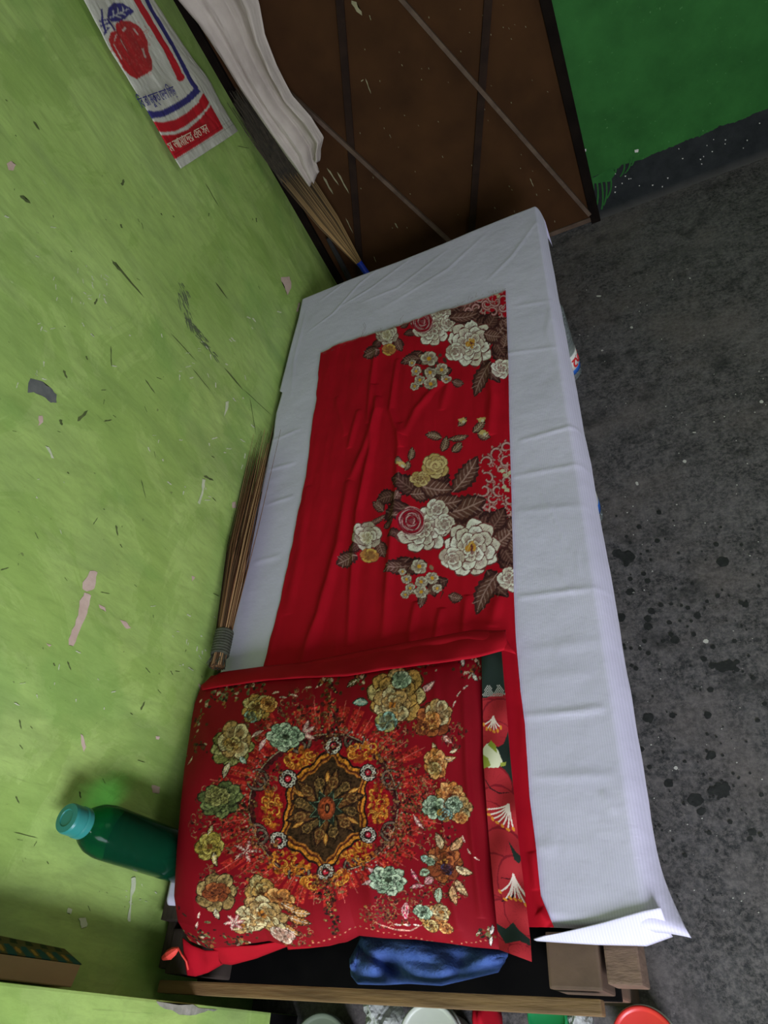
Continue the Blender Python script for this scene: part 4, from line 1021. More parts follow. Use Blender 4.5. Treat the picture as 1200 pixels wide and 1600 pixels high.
# plain red hem strip on the far side of the cover and the turned red corner
def patch(name, top, bot, zt, zb, mt, parent, n=40, m=8, wave=.002, wf=30, bulge=.0, thick=.0015, col=None):
    def ev(c, z):
        c = np.array(c, float); d = np.r_[0, np.cumsum(np.linalg.norm(np.diff(c, axis=0), axis=1))]; d /= d[-1]; k = np.linspace(0, 1, n)
        uu = np.interp(k, d, c[:, 0]); vv = np.interp(k, d, c[:, 1]); zz = np.interp(k, d, z if hasattr(z, '__len__') else [z] * len(c))
        return np.array([at(a, b, 'z', c_) for a, b, c_ in zip(uu, vv, zz)])
    A = ev(top, zt); B = ev(bot, zb); P = np.zeros((m, n, 3))
    for i in range(m):
        k = i / (m - 1); P[i] = A * (1 - k) + B * k; P[i, :, 2] += bulge * math.sin(math.pi * k) + wave * np.sin(np.linspace(0, wf, n)) * math.sin(math.pi * k)
    o = put(link(name, grid_me(name, P), mt), parent)
    md = o.modifiers.new('thick', 'SOLIDIFY'); md.thickness = thick; return o
ZP = ZB
patch('cover_hem', [(316, 1069), (345, 1050), (420, 1040), (480, 1035), (520, 1030), (600, 1015), (680, 1000), (740, 990), (790, 984)], [(316, 1078), (350, 1072), (420, 1062), (480, 1058), (540, 1056), (600, 1046), (680, 1036), (740, 1028), (795, 1014)],
      ZP + .030, [ZP + .052, ZP + .062, ZP + .070, ZP + .070, ZP + .070, ZP + .068, ZP + .062, ZP + .05, ZP + .034], M_redplain, pillow, 90, 10, .002, 46, .004)['label'] = 'plain red hem along the far side of the cover'
patch('turned_corner', [(448, 1040), (600, 1010), (740, 984), (783, 985)], [(480, 1062), (600, 1032), (740, 1002), (806, 1022)], ZP + .028, ZP + .036, M_redplain, pillow, 50, 8, .002, 12, .006)

# the poppy-print strip sewn along the open right side
BL_ = [(752, 1022), (754, 1100), (755, 1187), (763, 1300), (774, 1422), (780, 1484)]
BR_ = [(784, 1018), (791, 1100), (797, 1175), (810, 1312), (829, 1469), (831, 1503)]
def b_at(s, t_):
    """strip position: s across 0..1, t along 0..1 -> photo pixel"""
    vv = [c[1] for c in BL_]; a = np.interp(t_, (np.array(vv) - vv[0]) / (vv[-1] - vv[0]), [c[0] for c in BL_]); va = vv[0] + t_ * (vv[-1] - vv[0])
    wv_ = [c[1] for c in BR_]; b = np.interp(t_, (np.array(wv_) - wv_[0]) / (wv_[-1] - wv_[0]), [c[0] for c in BR_]); vb = wv_[0] + t_ * (wv_[-1] - wv_[0])
    return a + (b - a) * s, va + (vb - va) * s
bp = Print(0, 1, 0, 1, .02, .0022, (148, 34, 38), lambda x, y: (x, y))
def band_print():
    # design units: x 0..48 across, y 0..480 along (pixels); converted to 0..1
    bp.to = lambda x, y: (x / 46.0, y / 470.0)
    DG = (30, 42, 34)
    def pop(x, y, r, ry=None):
        bp.disc(x, y, r, (120, 22, 30), ry or r, rag=.04, n=22); bp.disc(x, y, r * .93, (158, 38, 42), (ry or r) * .93, n=22)
        for i in range(14):
            a = 2 * math.pi * i / 14; bp.line([(x + r * .3 * math.cos(a), y + r * .3 * math.sin(a)), (x + r * .85 * math.cos(a), y + r * .85 * math.sin(a))], 1.2, (126, 26, 34), .6)
    bp.poly([(0, 0), (46, 0), (46, 62), (0, 64)], DG)
    pop(10, 108, 38); pop(34, 100, 36, 30); pop(18, 130, 40, 26)
    bp.poly([(0, 62), (12, 46), (18, 52), (26, 42), (34, 54), (46, 50), (46, 66), (34, 62), (22, 64), (8, 70), (0, 70)], DG)
    for i in range(24):
        for j in range(12):
            x, y = i * 2.0, 44 + j * 2.0
            if (i + j) % 2 == 0 and y > 62 - 14 * abs(math.sin(x * .14)) and y < 68 - x * .05: bp.poly([(x, y), (x + 2, y), (x + 2, y + 2), (x, y + 2)], (160, 160, 144))
    bp.poly([(46, 120), (36, 140), (26, 146), (8, 140), (0, 150), (0, 178), (20, 184), (34, 190), (46, 220)], DG)
    pop(12, 205, 34, 32); pop(22, 250, 40, 46); pop(4, 262, 30)
    bp.poly([(6, 142), (16, 140), (26, 152), (32, 168), (24, 178), (8, 180), (0, 176), (0, 150)], (206, 208, 170)); bp.poly([(14, 136), (22, 144), (24, 156), (16, 150), (8, 144)], (130, 144, 46)); bp.poly([(0, 160), (8, 164), (12, 176), (0, 182)], (140, 150, 56)); bp.poly([(28, 170), (38, 168), (36, 174), (28, 176)], (140, 150, 56))
    bp.line([(0, 198), (8, 212), (22, 218), (40, 214)], 2.4, (40, 22, 22))
    pop(22, 320, 40, 50); pop(10, 350, 36); pop(36, 360, 30, 50)
    bp.poly([(30, 290), (40, 305), (50, 312), (42, 322), (36, 318)], DG)
    pop(20, 420, 38, 36); pop(38, 400, 26, 34)
    bp.line([(12, 352), (26, 350), (34, 354)], 2, (60, 14, 20)); bp.line([(10, 390), (26, 378), (34, 366)], 3, (40, 14, 18))
    bp.poly([(24, 418), (32, 428), (46, 436), (46, 446), (30, 444), (20, 450), (10, 456), (0, 440), (0, 428), (12, 432)], DG)
    pop(36, 464, 24, 16)
    def stam(x, y, L, spread, n, a0):
        for i in range(n):
            k = (i - (n - 1) / 2) / n; ex = x + math.sin(a0 + k * spread) * L; ey = y + math.cos(a0 + k * spread) * L * random.uniform(.85, 1.05)
            bp.line(bez((x, y), (x + (ex - x) * .2, y + (ey - y) * .6), (ex, ey), 8), 2.2, (220, 204, 186), taper=False)
            bp.disc(ex, ey, 3.4, (206, 132, 44), 2.2, rot=random.random() * 2)
    stam(20, 98, 24, 1.7, 6, -.15); stam(36, 232, 40, 1.5, 7, -.55); stam(32, 340, 46, 1.3, 8, .05)
band_print()
def build_band():
    n, m = bp.img.shape[:2]; P = np.zeros((n, m, 3))
    for j in range(m):
        tj = j / (m - 1)
        for i in range(n):
            s = i / (n - 1); u, v = b_at(s, tj)
            z = ZB + .034 + .003 * math.sin(tj * 40) * s - .020 * s ** 1.3 + .003 * math.sin(s * 5 + tj * 18) + .004
            P[i, j] = at(u, v, 'z', z)
    return P
BPT = build_band()
put(link('poppy_print_strip', grid_me('poppy_print_strip', BPT, bp.img, flip=True), M_band), pillow)['label'] = 'strip of dull red poppy print with dark green gaps'
pillow.children[-1].modifiers.new('thick', 'SOLIDIFY').thickness = .001
# loose cover cloth hanging at the near-left corner with its tie cord
patch('loose_cover_edge', [(330, 1476), (350, 1480), (400, 1478), (450, 1470)], [(345, 1506), (362, 1508), (400, 1498), (452, 1478)], ZP + .03, ZP - .02, M_redplain, pillow, 30, 8, .004, 12, .002)
patch('loose_cover_edge', [(446, 1466), (480, 1476), (510, 1474), (545, 1466)], [(450, 1484), (480, 1482), (515, 1478), (545, 1470)], ZP + .03, ZP + .0, M_redplain, pillow, 30, 8, .002, 12, .002)
patch('loose_cover_edge', [(285, 1466), (300, 1478), (320, 1486), (345, 1486)], [(292, 1524), (305, 1526), (325, 1520), (350, 1506)], ZP + .02, ZP - .03, M_redplain, pillow, 30, 8, .004, 10, .002)
bm = bmesh.new()
tube(bm, [at(u, v, 'z', ZP + z) for u, v, z in ((255, 1497, .004), (264, 1492, .006), (272, 1486, .008), (278, 1482, .010))], [.004, .0085, .007, .003], 8)
tube(bm, [at(u, v, 'z', ZP + z) for u, v, z in ((268, 1492, .006), (272, 1482, .012), (279, 1482, .012), (284, 1492, .010), (291, 1502, .004), (294, 1515, -.004))], .0015, 6)
from_bm('tie_cord', bm, M_redcord, pillow)['label'] = 'knotted orange red tie cord'

# ------------------------------------------------------------------ blue cloth stuffed under the pillow end
def build_blue():
    n, m = 60, 24
    top = [(548, 1500), (560, 1478), (566, 1462), (620, 1462), (680, 1470), (760, 1478), (796, 1486)]
    bot = [(550, 1522), (560, 1535), (600, 1536), (640, 1534), (690, 1537), (720, 1530), (778, 1516)]
    def ev(c, k):
        c = np.array(c, float); d = np.linspace(0, 1, len(c)); return np.interp(k, d, c[:, 0]), np.interp(k, d, c[:, 1])
    P = np.zeros((n, m, 3))
    for i in range(n):
        for j in range(m):
            a, b = i / (n - 1), j / (m - 1); u0, v0 = ev(top, a); u1, v1 = ev(bot, a)
            e = math.sin(math.pi * min(a, 1 - a) * 2 / 2) ** .5 if 0 < a < 1 else 0
            z = .285 + .04 * math.sin(math.pi * b) ** .6 * (.5 + .5 * e) + .008 * math.sin(a * 14 + 5 * b) * math.sin(math.pi * b) + .003 * math.sin(a * 27 - 9 * b) * math.sin(math.pi * b)
            z += .016 * (float(fbm(np.array(a * 9), np.array(b * 4), 71, 3)) - .5)
            z -= .045 * math.exp(-((a - .42) / .07) ** 2 - ((b - .62) / .25) ** 2) + .03 * math.exp(-((a - .78) / .06) ** 2 - ((b - .5) / .3) ** 2)
            P[i, j] = at(u0 + (u1 - u0) * b, v0 + (v1 - v0) * b, 'z', z)
    return P
o = link('blue_cloth', grid_me('blue_cloth', build_blue()), M_blue)
o.modifiers.new('thick', 'SOLIDIFY').thickness = .003
tag(o, 'crumpled blue cloth tucked under the pillow at the bed end', 'cloth')

# ------------------------------------------------------------------ green bottle by the wall
M_pet = mat('green_clear_plastic', (44, 150, 98), .07, Transmission_Weight=.9, IOR=1.12, Specular_IOR_Level=.9)
M_liq = mat('dark_teal_liquid', (5, 24, 30), .5, Specular_IOR_Level=.05)
M_cap = noisy('teal_plastic_cap', (40, 124, 116), (48, 134, 124), 10, .35, 0)
bx, by = -.967, .252
HBT = .030
bot = empty('green_bottle', 'green plastic bottle with teal cap standing between pillow and wall', 'bottle', loc=(bx, by, ZB + .004))
z0 = ZB + .004; rb = .043
prof = [(0, z0), (rb * .85, z0), (rb, z0 + .006), (rb, z0 + .05), (rb * .96, z0 + .055), (rb, z0 + .06), (rb, z0 + HBT + .165), (rb * .985, z0 + HBT + .18), (rb * .9, z0 + HBT + .198), (rb * .72, z0 + HBT + .213), (rb * .5, z0 + HBT + .222), (rb * .42, z0 + HBT + .227), (rb * .42, z0 + HBT + .236), (0, z0 + HBT + .236)]
bm = bmesh.new(); lathe(bm, prof, bx, by, 56); from_bm('bottle_body', bm, M_pet, bot, True)
bm = bmesh.new(); lathe(bm, [(0, z0 + .003), (rb * .82, z0 + .003), (rb * .93, z0 + .009), (rb * .93, z0 + HBT + .135), (0, z0 + HBT + .135)], bx, by, 48); from_bm('liquid', bm, M_liq, bot, True)
bm = bmesh.new(); cr = rb * .57
lathe(bm, [(0, z0 + HBT + .229), (cr * .95, z0 + HBT + .229), (cr, z0 + HBT + .231), (cr, z0 + HBT + .240), (cr * .92, z0 + HBT + .242), (cr * .96, z0 + HBT + .245), (cr * .96, z0 + HBT + .262), (cr * .9, z0 + HBT + .266), (cr * .55, z0 + HBT + .267), (cr * .5, z0 + HBT + .2655), (0, z0 + HBT + .2655)], bx, by, 72, lambda a, z: .015 * math.sin(a * 2 * math.pi * 36) if z > z0 + HBT + .244 and z < z0 + HBT + .263 else 0)
from_bm('bottle_cap', bm, M_cap, bot)

# ------------------------------------------------------------------ stick broom lying between wall and sheet
sb = empty('stick_broom', 'coconut stick broom lying between the green wall and the sheet', 'broom', loc=(-.99, 1.0, ZB + .02))
M_stick = printed('brown_leaf_rib_sticks', .6, 300, .1)
bm0 = None
M_bind = noisy('dark_wrapped_binding', (52, 54, 42), (74, 76, 60), 60, .8, .5, .002)
pb = at(347, 1006, 'z', ZB + .040); pt = at(408, 720, 'z', ZB + .030)
dirv = pt - pb
bm = bmesh.new(); bm.verts.layers.float_color.new('print')
for i in range(190):
    a = random.uniform(0, 6.283); r = math.sqrt(random.random())
    o0 = np.array([.017 * r * math.cos(a), 0, .017 * r * math.sin(a)])
    L = random.uniform(.60, 1.02) if i > 40 else random.uniform(1.0, 1.2)
    sp_ = .040 * r * math.cos(a) + random.gauss(0, .004); sz = .022 * r * math.sin(a) + random.gauss(0, .003)
    e = pb + dirv * L + np.array([sp_ * 1.0 * L, 0, sz * L + .006])
    s = pb + o0 - dirv * .10
    mdp = (s + e) / 2 + np.array([.3 * o0[0] + random.gauss(0, .002), 0, .5 * o0[2] + .004])
    pts = [s, pb + o0, mdp, e]
    for p in pts: p[0] = max(p[0], XW + .003); p[2] = max(p[2], ZB + .006)
    k_ = random.choice((.35, .6, .8, 1.0, 1.15)); sc_ = tuple(int(min(255, q_ * k_)) for q_ in random.choice(((128, 92, 60), (150, 112, 76), (112, 76, 52), (166, 132, 92))))
    tube(bm, pts, [.0014, .0014, .0011, .0004], 4, False, sc_)
o = from_bm('broom_sticks', bm, M_stick, sb); o['kind'] = 'stuff'
bm = bmesh.new(); ax = dirv / np.linalg.norm(dirv)
pts = []; rads = []
for k in range(19):
    q = pb - ax * .030 + ax * .062 * k / 18; pts.append(q); rads.append(.0205 + .0012 * (k % 2))
tube(bm, pts, rads, 20); from_bm('broom_binding', bm, M_bind, sb)
bm = bmesh.new()
for i in range(70):
    a = random.uniform(0, 6.283); r = .016 * math.sqrt(random.random()); s = pb - ax * .03 + np.array([r * math.cos(a), 0, r * math.sin(a)])
    e = s - ax * random.uniform(.018, .032) + np.array([random.gauss(0, .004), 0, random.gauss(0, .003)]); e[0] = max(e[0], XW + .003)
    tube(bm, [s, e], .0014, 4)
o = from_bm('broom_butts', bm, M_bind, sb); o['kind'] = 'stuff'

# ------------------------------------------------------------------ grass broom standing in the corner, head up
gb = empty('grass_broom', 'soft grass broom with blue handle leaning in the corner by the door', 'broom', loc=(-.80, 2.42, 0))
M_grass = printed('golden_grass_stalks', .7, 300, .1)
M_head = noisy('dark_feathery_grass_tips', (46, 42, 30), (70, 62, 44), 60, .9, 0)
M_hb = mat('blue_plastic_sleeve', (30, 62, 190), .35)
g0 = at(563, 413, 'y', 2.40); g1 = at(454, 272, 'y', 2.44); g2 = at(408, 178, 'y', 2.47)
base = g0 + (g0 - g1) * .45; base[2] = .0; base[0] = g0[0] + .05; base[1] = 2.36
bm = bmesh.new(); tube(bm, [base, base + (g0 - base) * .5, g0 + (g0 - base) * .04], [.011, .012, .012], 14); from_bm('blue_handle', bm, M_hb, gb)
bm = bmesh.new(); bh = bmesh.new(); bm.verts.layers.float_color.new('print')
for i in range(300):
    f = random.uniform(-1, 1); h_ = random.uniform(-1, 1)
    s = g0 + np.array([.008 * f, .006 * h_, -.01])
    m1 = g1 + np.array([.050 * f + .008, .022 * h_, random.uniform(-.02, .02)])
    e = g2 + np.array([.062 * f, .03 * h_, random.uniform(-.06, .10)])
    q = s * .5 + m1 * .5 + np.array([.010 * f, 0, 0])
    for p in (s, q, m1, e): p[0] = max(p[0], XW + .004); p[1] = min(p[1], YF - .014)
    k_ = random.choice((.4, .6, .8, 1.0)); gc = lambda c: tuple(int(x * k_) for x in c)
    tube(bm, [s, q, m1], [.0012, .0012, .001], 3, False, [gc((190, 156, 98)), gc((158, 128, 80)), gc((104, 88, 58))])
    for _ in range(2):
        e2 = e + rng.normal(0, .010, 3); m2 = m1 * .5 + e2 * .5 + rng.normal(0, .006, 3)
        for p in (e2, m2): p[0] = max(p[0], XW + .004); p[1] = min(p[1], YF - .014)
        tube(bh, [m1, m2, e2], [.0011, .0024, .0008], 3, False)
o = from_bm('grass_stalks', bm, M_grass, gb); o['kind'] = 'stuff'
o = from_bm('feathery_head', bh, M_head, gb); o['kind'] = 'stuff'; o['label'] = 'dark feathery grass tips'
# dark stick and rag end in the corner behind it
M_rag = noisy('sooty_black_rag', (24, 24, 22), (40, 38, 34), 40, .9)
bm = bmesh.new(); tube(bm, [at(548, 440, 'y', 2.47), at(530, 405, 'y', 2.48), at(512, 372, 'y', 2.49)], [.012, .011, .008], 8)
q = at(548, 440, 'y', 2.47); tube(bm, [(q[0] + .012, q[1] - .01, 0.001), q], [.013, .012], 8)
tag(from_bm('dark_stick', bm, M_rag), 'dark stick standing in the corner behind the grass broom', 'stick')

# ------------------------------------------------------------------ rice sack hanging on the wall
XS = XW + .016
sp_ = Print(1.80, 2.56, .84, 1.95, .0026, .0026, (205, 205, 186), lambda u, v: tuple(at(u, v, 'x', XS)[1:]))
def sack_print():
    P = sp_; NV = (58, 56, 116); RD = (190, 34, 42); WT = (205, 205, 186)
    k = 280 / 1200.0
    c = lambda x, y: (120 + x * k, y * k)
    def pl(pts, col, **kw): P.poly([c(*q) for q in pts], col, **kw)
    def ln(pts, wd, col): P.line([c(*q) for q in pts], wd * k, col, taper=False)
    # blue frame stroke, red stroke
    ln([(380, -120), (430, -20), (480, 90), (545, 190), (610, 300), (660, 400), (700, 480), (745, 560), (780, 610)], 32, NV)
    ln([(300, -140), (360, -10), (430, 110), (500, 220), (560, 320), (620, 430), (672, 535)], 40, RD); P.disc(*c(672, 532), 26 * k, RD)
    ln([(790, 610), (720, 680), (650, 725), (560, 770), (500, 775), (440, 755)], 46, NV)
    pl([(488, 812), (560, 826), (640, 812), (720, 765), (790, 700), (822, 632), (868, 692), (840, 742), (780, 800), (700, 860), (640, 890), (560, 890), (520, 870)], RD)
    pl([(530, 905), (640, 910), (720, 880), (800, 810), (880, 712), (962, 872), (820, 965), (640, 1078), (600, 1020), (560, 960)], RD)
    # leaf, stem, apple
    pl([(188, 130), (195, 60), (230, 28), (290, 32), (330, 60), (362, 90), (320, 128), (270, 158), (220, 155)], NV)
    for a, b in (((205, 130), (330, 70)), ((230, 118), (225, 80)), ((262, 102), (258, 62)), ((295, 88), (290, 55)), ((240, 115), (280, 128)), ((275, 98), (312, 108))): ln([a, b], 8, (196, 198, 190))
    for a, b in (((150, 70), (158, 150)), ((140, 150), (200, 140)), ((158, 150), (190, 230)), ((195, 150), (240, 215)), ((150, 180), (195, 165)), ((175, 240), (200, 190))): ln([a, b], 13, NV)
    pl([(245, 170), (280, 148), (340, 150), (395, 185), (430, 235), (455, 290), (465, 360), (490, 420), (485, 480), (450, 505), (420, 520), (390, 540), (350, 515), (310, 470), (270, 400), (225, 320), (205, 270), (215, 225), (250, 215)], (178, 44, 44))
    for a, b, w_ in (((290, 220), (310, 195), 12), ((365, 200), (395, 245), 9), ((425, 335), (440, 400), 16), ((275, 270), (320, 350), 7), ((235, 300), (290, 400), 6), ((250, 240), (240, 280), 7)): ln([a, b], w_, (206, 180, 164))
    for _ in range(420):
        x, y = random.uniform(210, 480), random.uniform(160, 520); P.disc(*c(x, y), 1.0, (190, 90, 80), n=5, alpha=.5) if abs((x - 210) * .9 - (y - 160)) < 170 else None
    # mesh of the weave shows through the ink
    A, B = np.meshgrid(P.a, P.b, indexing='ij'); wv = ((np.floor(A / .0052) + np.floor(B / .0052)) % 2)
    P.img *= (1 - .10 * wv)[..., None]
sack_print()
def build_sack():
    A, B = np.meshgrid(sp_.a, sp_.b, indexing='ij'); X0 = lambda c: np.array([at(u, v, 'x', XS)[1:] for u, v in c])
    Lc = X0([(281, 264), (225, 165), (170, 75), (130, 0), (76, -100), (30, -190)]); Rc = X0([(373, 204), (345, 160), (330, 130), (300, 90), (262, 35), (240, 0), (205, -70), (160, -150)])
    ka = np.linspace(0, 1, 280); kb = np.linspace(0, 1, 420)
    zt = 1.93
    def ed(c, k):
        zz = c[0, 1] + (zt - c[0, 1]) * k; return np.interp(zz, c[:, 1], c[:, 0]), zz
    P = np.zeros((280, 420, 3)); C = np.zeros((280, 420, 3))
    ly, lz = ed(Lc, kb); ry, rz = ed(Rc, kb)
    S, T = np.meshgrid(ka, kb, indexing='ij')
    Y = ly[None] * (1 - S) + ry[None] * S; Z = lz[None] * (1 - S) + rz[None] * S
    X = XS + .012 * np.sin(math.pi * S) ** .5 + .010 * (fbm(S * 5, T * 3, 41, 3) - .5) + .006 * np.sin(S * 9 + 2 * T) * T + .004 * (fbm(S * 22, T * 22, 42, 2) - .5)
    P[..., 0] = np.maximum(X, XW + .006); P[..., 1] = Y; P[..., 2] = Z
    ia = np.clip(((Y - sp_.a[0]) / (sp_.a[1] - sp_.a[0])), 0, sp_.na - 1.001); ib = np.clip(((Z - sp_.b[0]) / (sp_.b[1] - sp_.b[0])), 0, sp_.nb - 1.001)
    i0 = ia.astype(int); j0 = ib.astype(int); fa = (ia - i0)[..., None]; fb = (ib - j0)[..., None]; I = sp_.img
    C = (I[i0, j0] * (1 - fa) + I[i0 + 1, j0] * fa) * (1 - fb) + (I[i0, j0 + 1] * (1 - fa) + I[i0 + 1, j0 + 1] * fa) * fb
    hemk = ((T > .022) & (T < .026)) | ((T > .036) & (T < .039)); C[hemk] *= .72
    return P, C
SKP, SKCc = build_sack()
sack = empty('rice_sack', 'white woven rice sack with red apple print hanging on the green wall', 'sack', loc=(XS, 2.15, 1.4))
o = put(link('sack_cloth', grid_me('sack_cloth', SKP, SKCc), M_sack), sack); md = o.modifiers.new('thick', 'SOLIDIFY'); md.thickness = .003; md.offset = -1
M_nail = noisy('rusty_nail', (60, 50, 44), (80, 66, 56))
for yy in (2.08, 2.22):
    bm = bmesh.new(); tube(bm, [(XW + .001, yy, 1.915), (XW + .04, yy, 1.92)], .0025, 8); from_bm('nail', bm, M_nail, sack)
# lettering (Bengali) on the sack, sitting on the print
M_inkb = mat('blue_ink', (58, 56, 116), .6); M_inkw = mat('pale_ink', (214, 190, 160), .6)
def lettering(txt, p0, p1, size, mt, name='lettering'):
    a = at(*p0, 'x', XS + .022); b = at(*p1, 'x', XS + .022); d = Vector(b - a); L = d.length; d.normalize()
    cu = bpy.data.curves.new(name, 'FONT'); cu.body = txt; cu.size = size; cu.extrude = .0004; cu.offset = .0; cu.resolution_u = 2
    cu.materials.append(mt)
    o = bpy.data.objects.new(name, cu); COL.objects.link(o)
    bpy.context.view_layer.update(); wdt = max(o.dimensions.x, 1e-4)
    n = Vector((1, 0, 0)); up = n.cross(d)
    s = L / wdt
    R3 = Matrix((d * s, up, n)).transposed().to_4x4(); R3.translation = Vector(a)
    dg = bpy.context.evaluated_depsgraph_get(); me = bpy.data.meshes.new_from_object(o.evaluated_get(dg)); me.transform(R3)
    bpy.data.objects.remove(o); o = link(name, me); me.materials.clear(); me.materials.append(mt); put(o, sack); return nest(o, 'sack_cloth')
lettering('\u09bf\u09ac \u09b0\u09be \u09ae\u09c1\u0995\u09cd\u09a4 \u09c7\u09a6\u09b6 \u09bf\u0997\u09a1\u09bc', (222, 169), (277, 148), .036, M_inkb)
lettering('\u09ae \u0986\u09ae\u09be\u09c7\u09a6\u09b0 \u098f\u09a4 \u09b8\u09a8', (268, 238), (328, 206), .036, M_inkw)

# ------------------------------------------------------------------ pale cloth hanging in the corner in front of the door
def build_towel():
    YT = 2.415
    Lc = [(478, 284), (450, 246), (412, 190), (372, 130), (345, 85), (312, 35), (279, -5), (230, -75), (180, -150)]
    Rc = [(509, 258), (506, 232), (510, 210), (490, 178), (460, 145), (437, 100), (418, 50), (409, 0), (380, -75), (350, -150)]
    def cv(c, n):
        P = np.array([at(u, v, 'y', YT) for u, v in c]); return P
    L = cv(Lc, 0); R_ = cv(Rc, 0); n, m = 120, 120; kb = np.linspace(0, 1, m); zt = 1.95
    zl = L[0, 2] + (zt - L[0, 2]) * kb; zr = R_[0, 2] + (zt - R_[0, 2]) * kb
    xl = np.interp(zl, L[:, 2], L[:, 0]); xr = np.interp(zr, R_[:, 2], R_[:, 0])
    S, T = np.meshgrid(np.linspace(0, 1, n), kb, indexing='ij')
    X = xl[None] * (1 - S) + xr[None] * S; Z = zl[None] * (1 - S) + zr[None] * S
    # bottom edge steps: three layered pleat ends
    Z += np.where((S > .62), .035, 0) * np.exp(-T * 30) + np.where((S > .40) & (S < .62), -.012, 0) * np.exp(-T * 30) - .012 * np.sin(S * 7) * np.exp(-T * 20)
    ph = S * 2 * math.pi * 1.6
    Y = YT - .036 * np.abs(np.sin(ph / 2 + .5 * T + .4)) ** .8 - .010 * np.sin(ph * 1.7 + 2 * T) + .006 * (fbm(S * 8, T * 10, 51, 3) - .5) + .004 * (fbm(S * 30, T * 40, 52, 2) - .5)
    X = X + .006 * np.sin(ph + 1)
    return np.stack([X, Y, Z], -1)
o = link('hanging_cloth', grid_me('hanging_cloth', build_towel()), M_towel); o.modifiers.new('thick', 'SOLIDIFY').thickness = .002
tag(o, 'pale grey cloth hanging in folds in the corner before the brown door', 'cloth')
bm = bmesh.new(); tube(bm, [(XW + .001, 2.36, 1.985), (-.85, 2.405, 1.957), (-.6, 2.42, 1.955), (-.45, 2.44, 1.958), (.10, YF - .001, 1.985)], .003, 8)
tag(from_bm('clothes_line', bm, noisy('white_cord', (150, 150, 140), (170, 170, 160))), 'cord strung across the corner above the hanging cloth', 'cord')

# ------------------------------------------------------------------ carton strip in the near corner
M_card = noisy('tan_cardboard', (158, 130, 92), (178, 150, 108), 14, .8, .2, .001, (1, 1, .3))
crt = empty('cardboard_carton', 'narrow tan cardboard carton with patterned side wedged in the near wall corner', 'carton', loc=(-.99, .06, .56))
bm = bmesh.new()
A_ = [at(-160, 1468, 'x', -.972), at(127, 1508, 'x', -.972), at(112, 1543, 'x', -.972), at(-160, 1512, 'x', -.972)]
f = [bm.verts.new(p) for p in A_]; b = [bm.verts.new((XW + .002, p[1], p[2])) for p in A_]
bm.faces.new(f[::-1]); bm.faces.new(b)
for i in range(4): bm.faces.new((f[i], f[(i + 1) % 4], b[(i + 1) % 4], b[i]))
bmesh.ops.recalc_face_normals(bm, faces=bm.faces[:]); bmesh.ops.bevel(bm, geom=bm.edges[:], offset=.0015, segments=1, affect='EDGES'); from_bm('carton_side', bm, M_card, crt)
cp = Print(0, 1, 0, 1, .02, .008, (96, 84, 44), lambda x, y: (x, y))
cp.img[:] = s2l((96, 90, 50)); 
for k in range(10):
    cp.poly([(.0, .04 + k * .1), (.55, .05 + k * .1), (.6, .09 + k * .1), (0, .1 + k * .1)], (40, 84, 78)); cp.disc(.3, .02 + k * .1, .2, (168, 128, 56), .014)
    cp.poly([(.7, k * .1), (1, k * .1 + .02), (1, k * .1 + .06), (.7, k * .1 + .05)], (46, 60, 34))
n, m = cp.img.shape[:2]; P = np.zeros((n, m, 3))
e0, e1 = at(-160, 1466, 'x', -.975), at(127, 1508, 'x', -.975); f0, f1 = at(-160, 1432, 'x', XW + .003), at(100, 1484, 'x', XW + .003)
for i in range(n):
    for j in range(m):
        s, q = i / (n - 1), j / (m - 1); P[i, j] = (e0 * (1 - q) + e1 * q) * (1 - s) + (f0 * (1 - q) + f1 * q) * s
o = put(link('printed_flap', grid_me('printed_flap', P, cp.img), printed('printed_card', .6)), crt); o['label'] = 'teal and yellow patterned flap'
o.modifiers.new('thick', 'SOLIDIFY').thickness = .0015

# ------------------------------------------------------------------ water bottles under the right side of the bed
M_clear = mat('clear_ribbed_plastic', (190, 200, 196), .12, Transmission_Weight=.8, IOR=1.3)
M_lab = noisy('white_label', (214, 214, 200), (224, 224, 210), 10, .5, 0)
M_labb = mat('blue_label_stripe', (34, 92, 170), .5); M_labr = mat('red_label_ink', (200, 40, 44), .5); M_capb = mat('blue_bottle_cap', (34, 56, 170), .35)
def water_bottle(cx, cy, r, h, label, lab, blue_z, cap=M_capb):
    root = empty('water_bottle', label, 'bottle', loc=(cx, cy, 0))
    pf = [(0, .001), (r * .9, .001), (r, .01)]
    z = .01
    while z < h * .82:
        pf += [(r, z), (r * .965, z + h * .012), (r, z + h * .024)]; z += h * .05
    pf += [(r, h * .84), (r * .85, h * .90), (r * .45, h * .95), (r * .30, h * .96), (r * .30, h * .98), (0, h * .98)]
    bm = bmesh.new(); lathe(bm, pf, cx, cy, 40); from_bm('bottle_body', bm, M_clear, root, True)
    bm = bmesh.new(); lathe(bm, [(r * .1, lab[0]), (r * 1.012, lab[0]), (r * 1.012, lab[1]), (r * .1, lab[1])], cx, cy, 40); from_bm('label', bm, M_lab, root, True)
    bm = bmesh.new(); lathe(bm, [(r * .1, blue_z[0]), (r * 1.02, blue_z[0]), (r * 1.02, blue_z[1]), (r * .1, blue_z[1])], cx, cy, 40); nest(from_bm('label_stripe', bm, M_labb, root, True), 'label')
    bm = bmesh.new(); lathe(bm, [(0, h * .955), (r * .36, h * .955), (r * .36, h * 1.0), (0, h * 1.0)], cx, cy, 32); from_bm('bottle_cap', bm, cap, root)
    return root
w1 = at(884, 552, 'z', 0.0)
wb = water_bottle(-.160, 1.72, .052, .30, 'clear ribbed water bottle with red lettered label, under the far half of the bed', (.035, .10), (.030, .047))
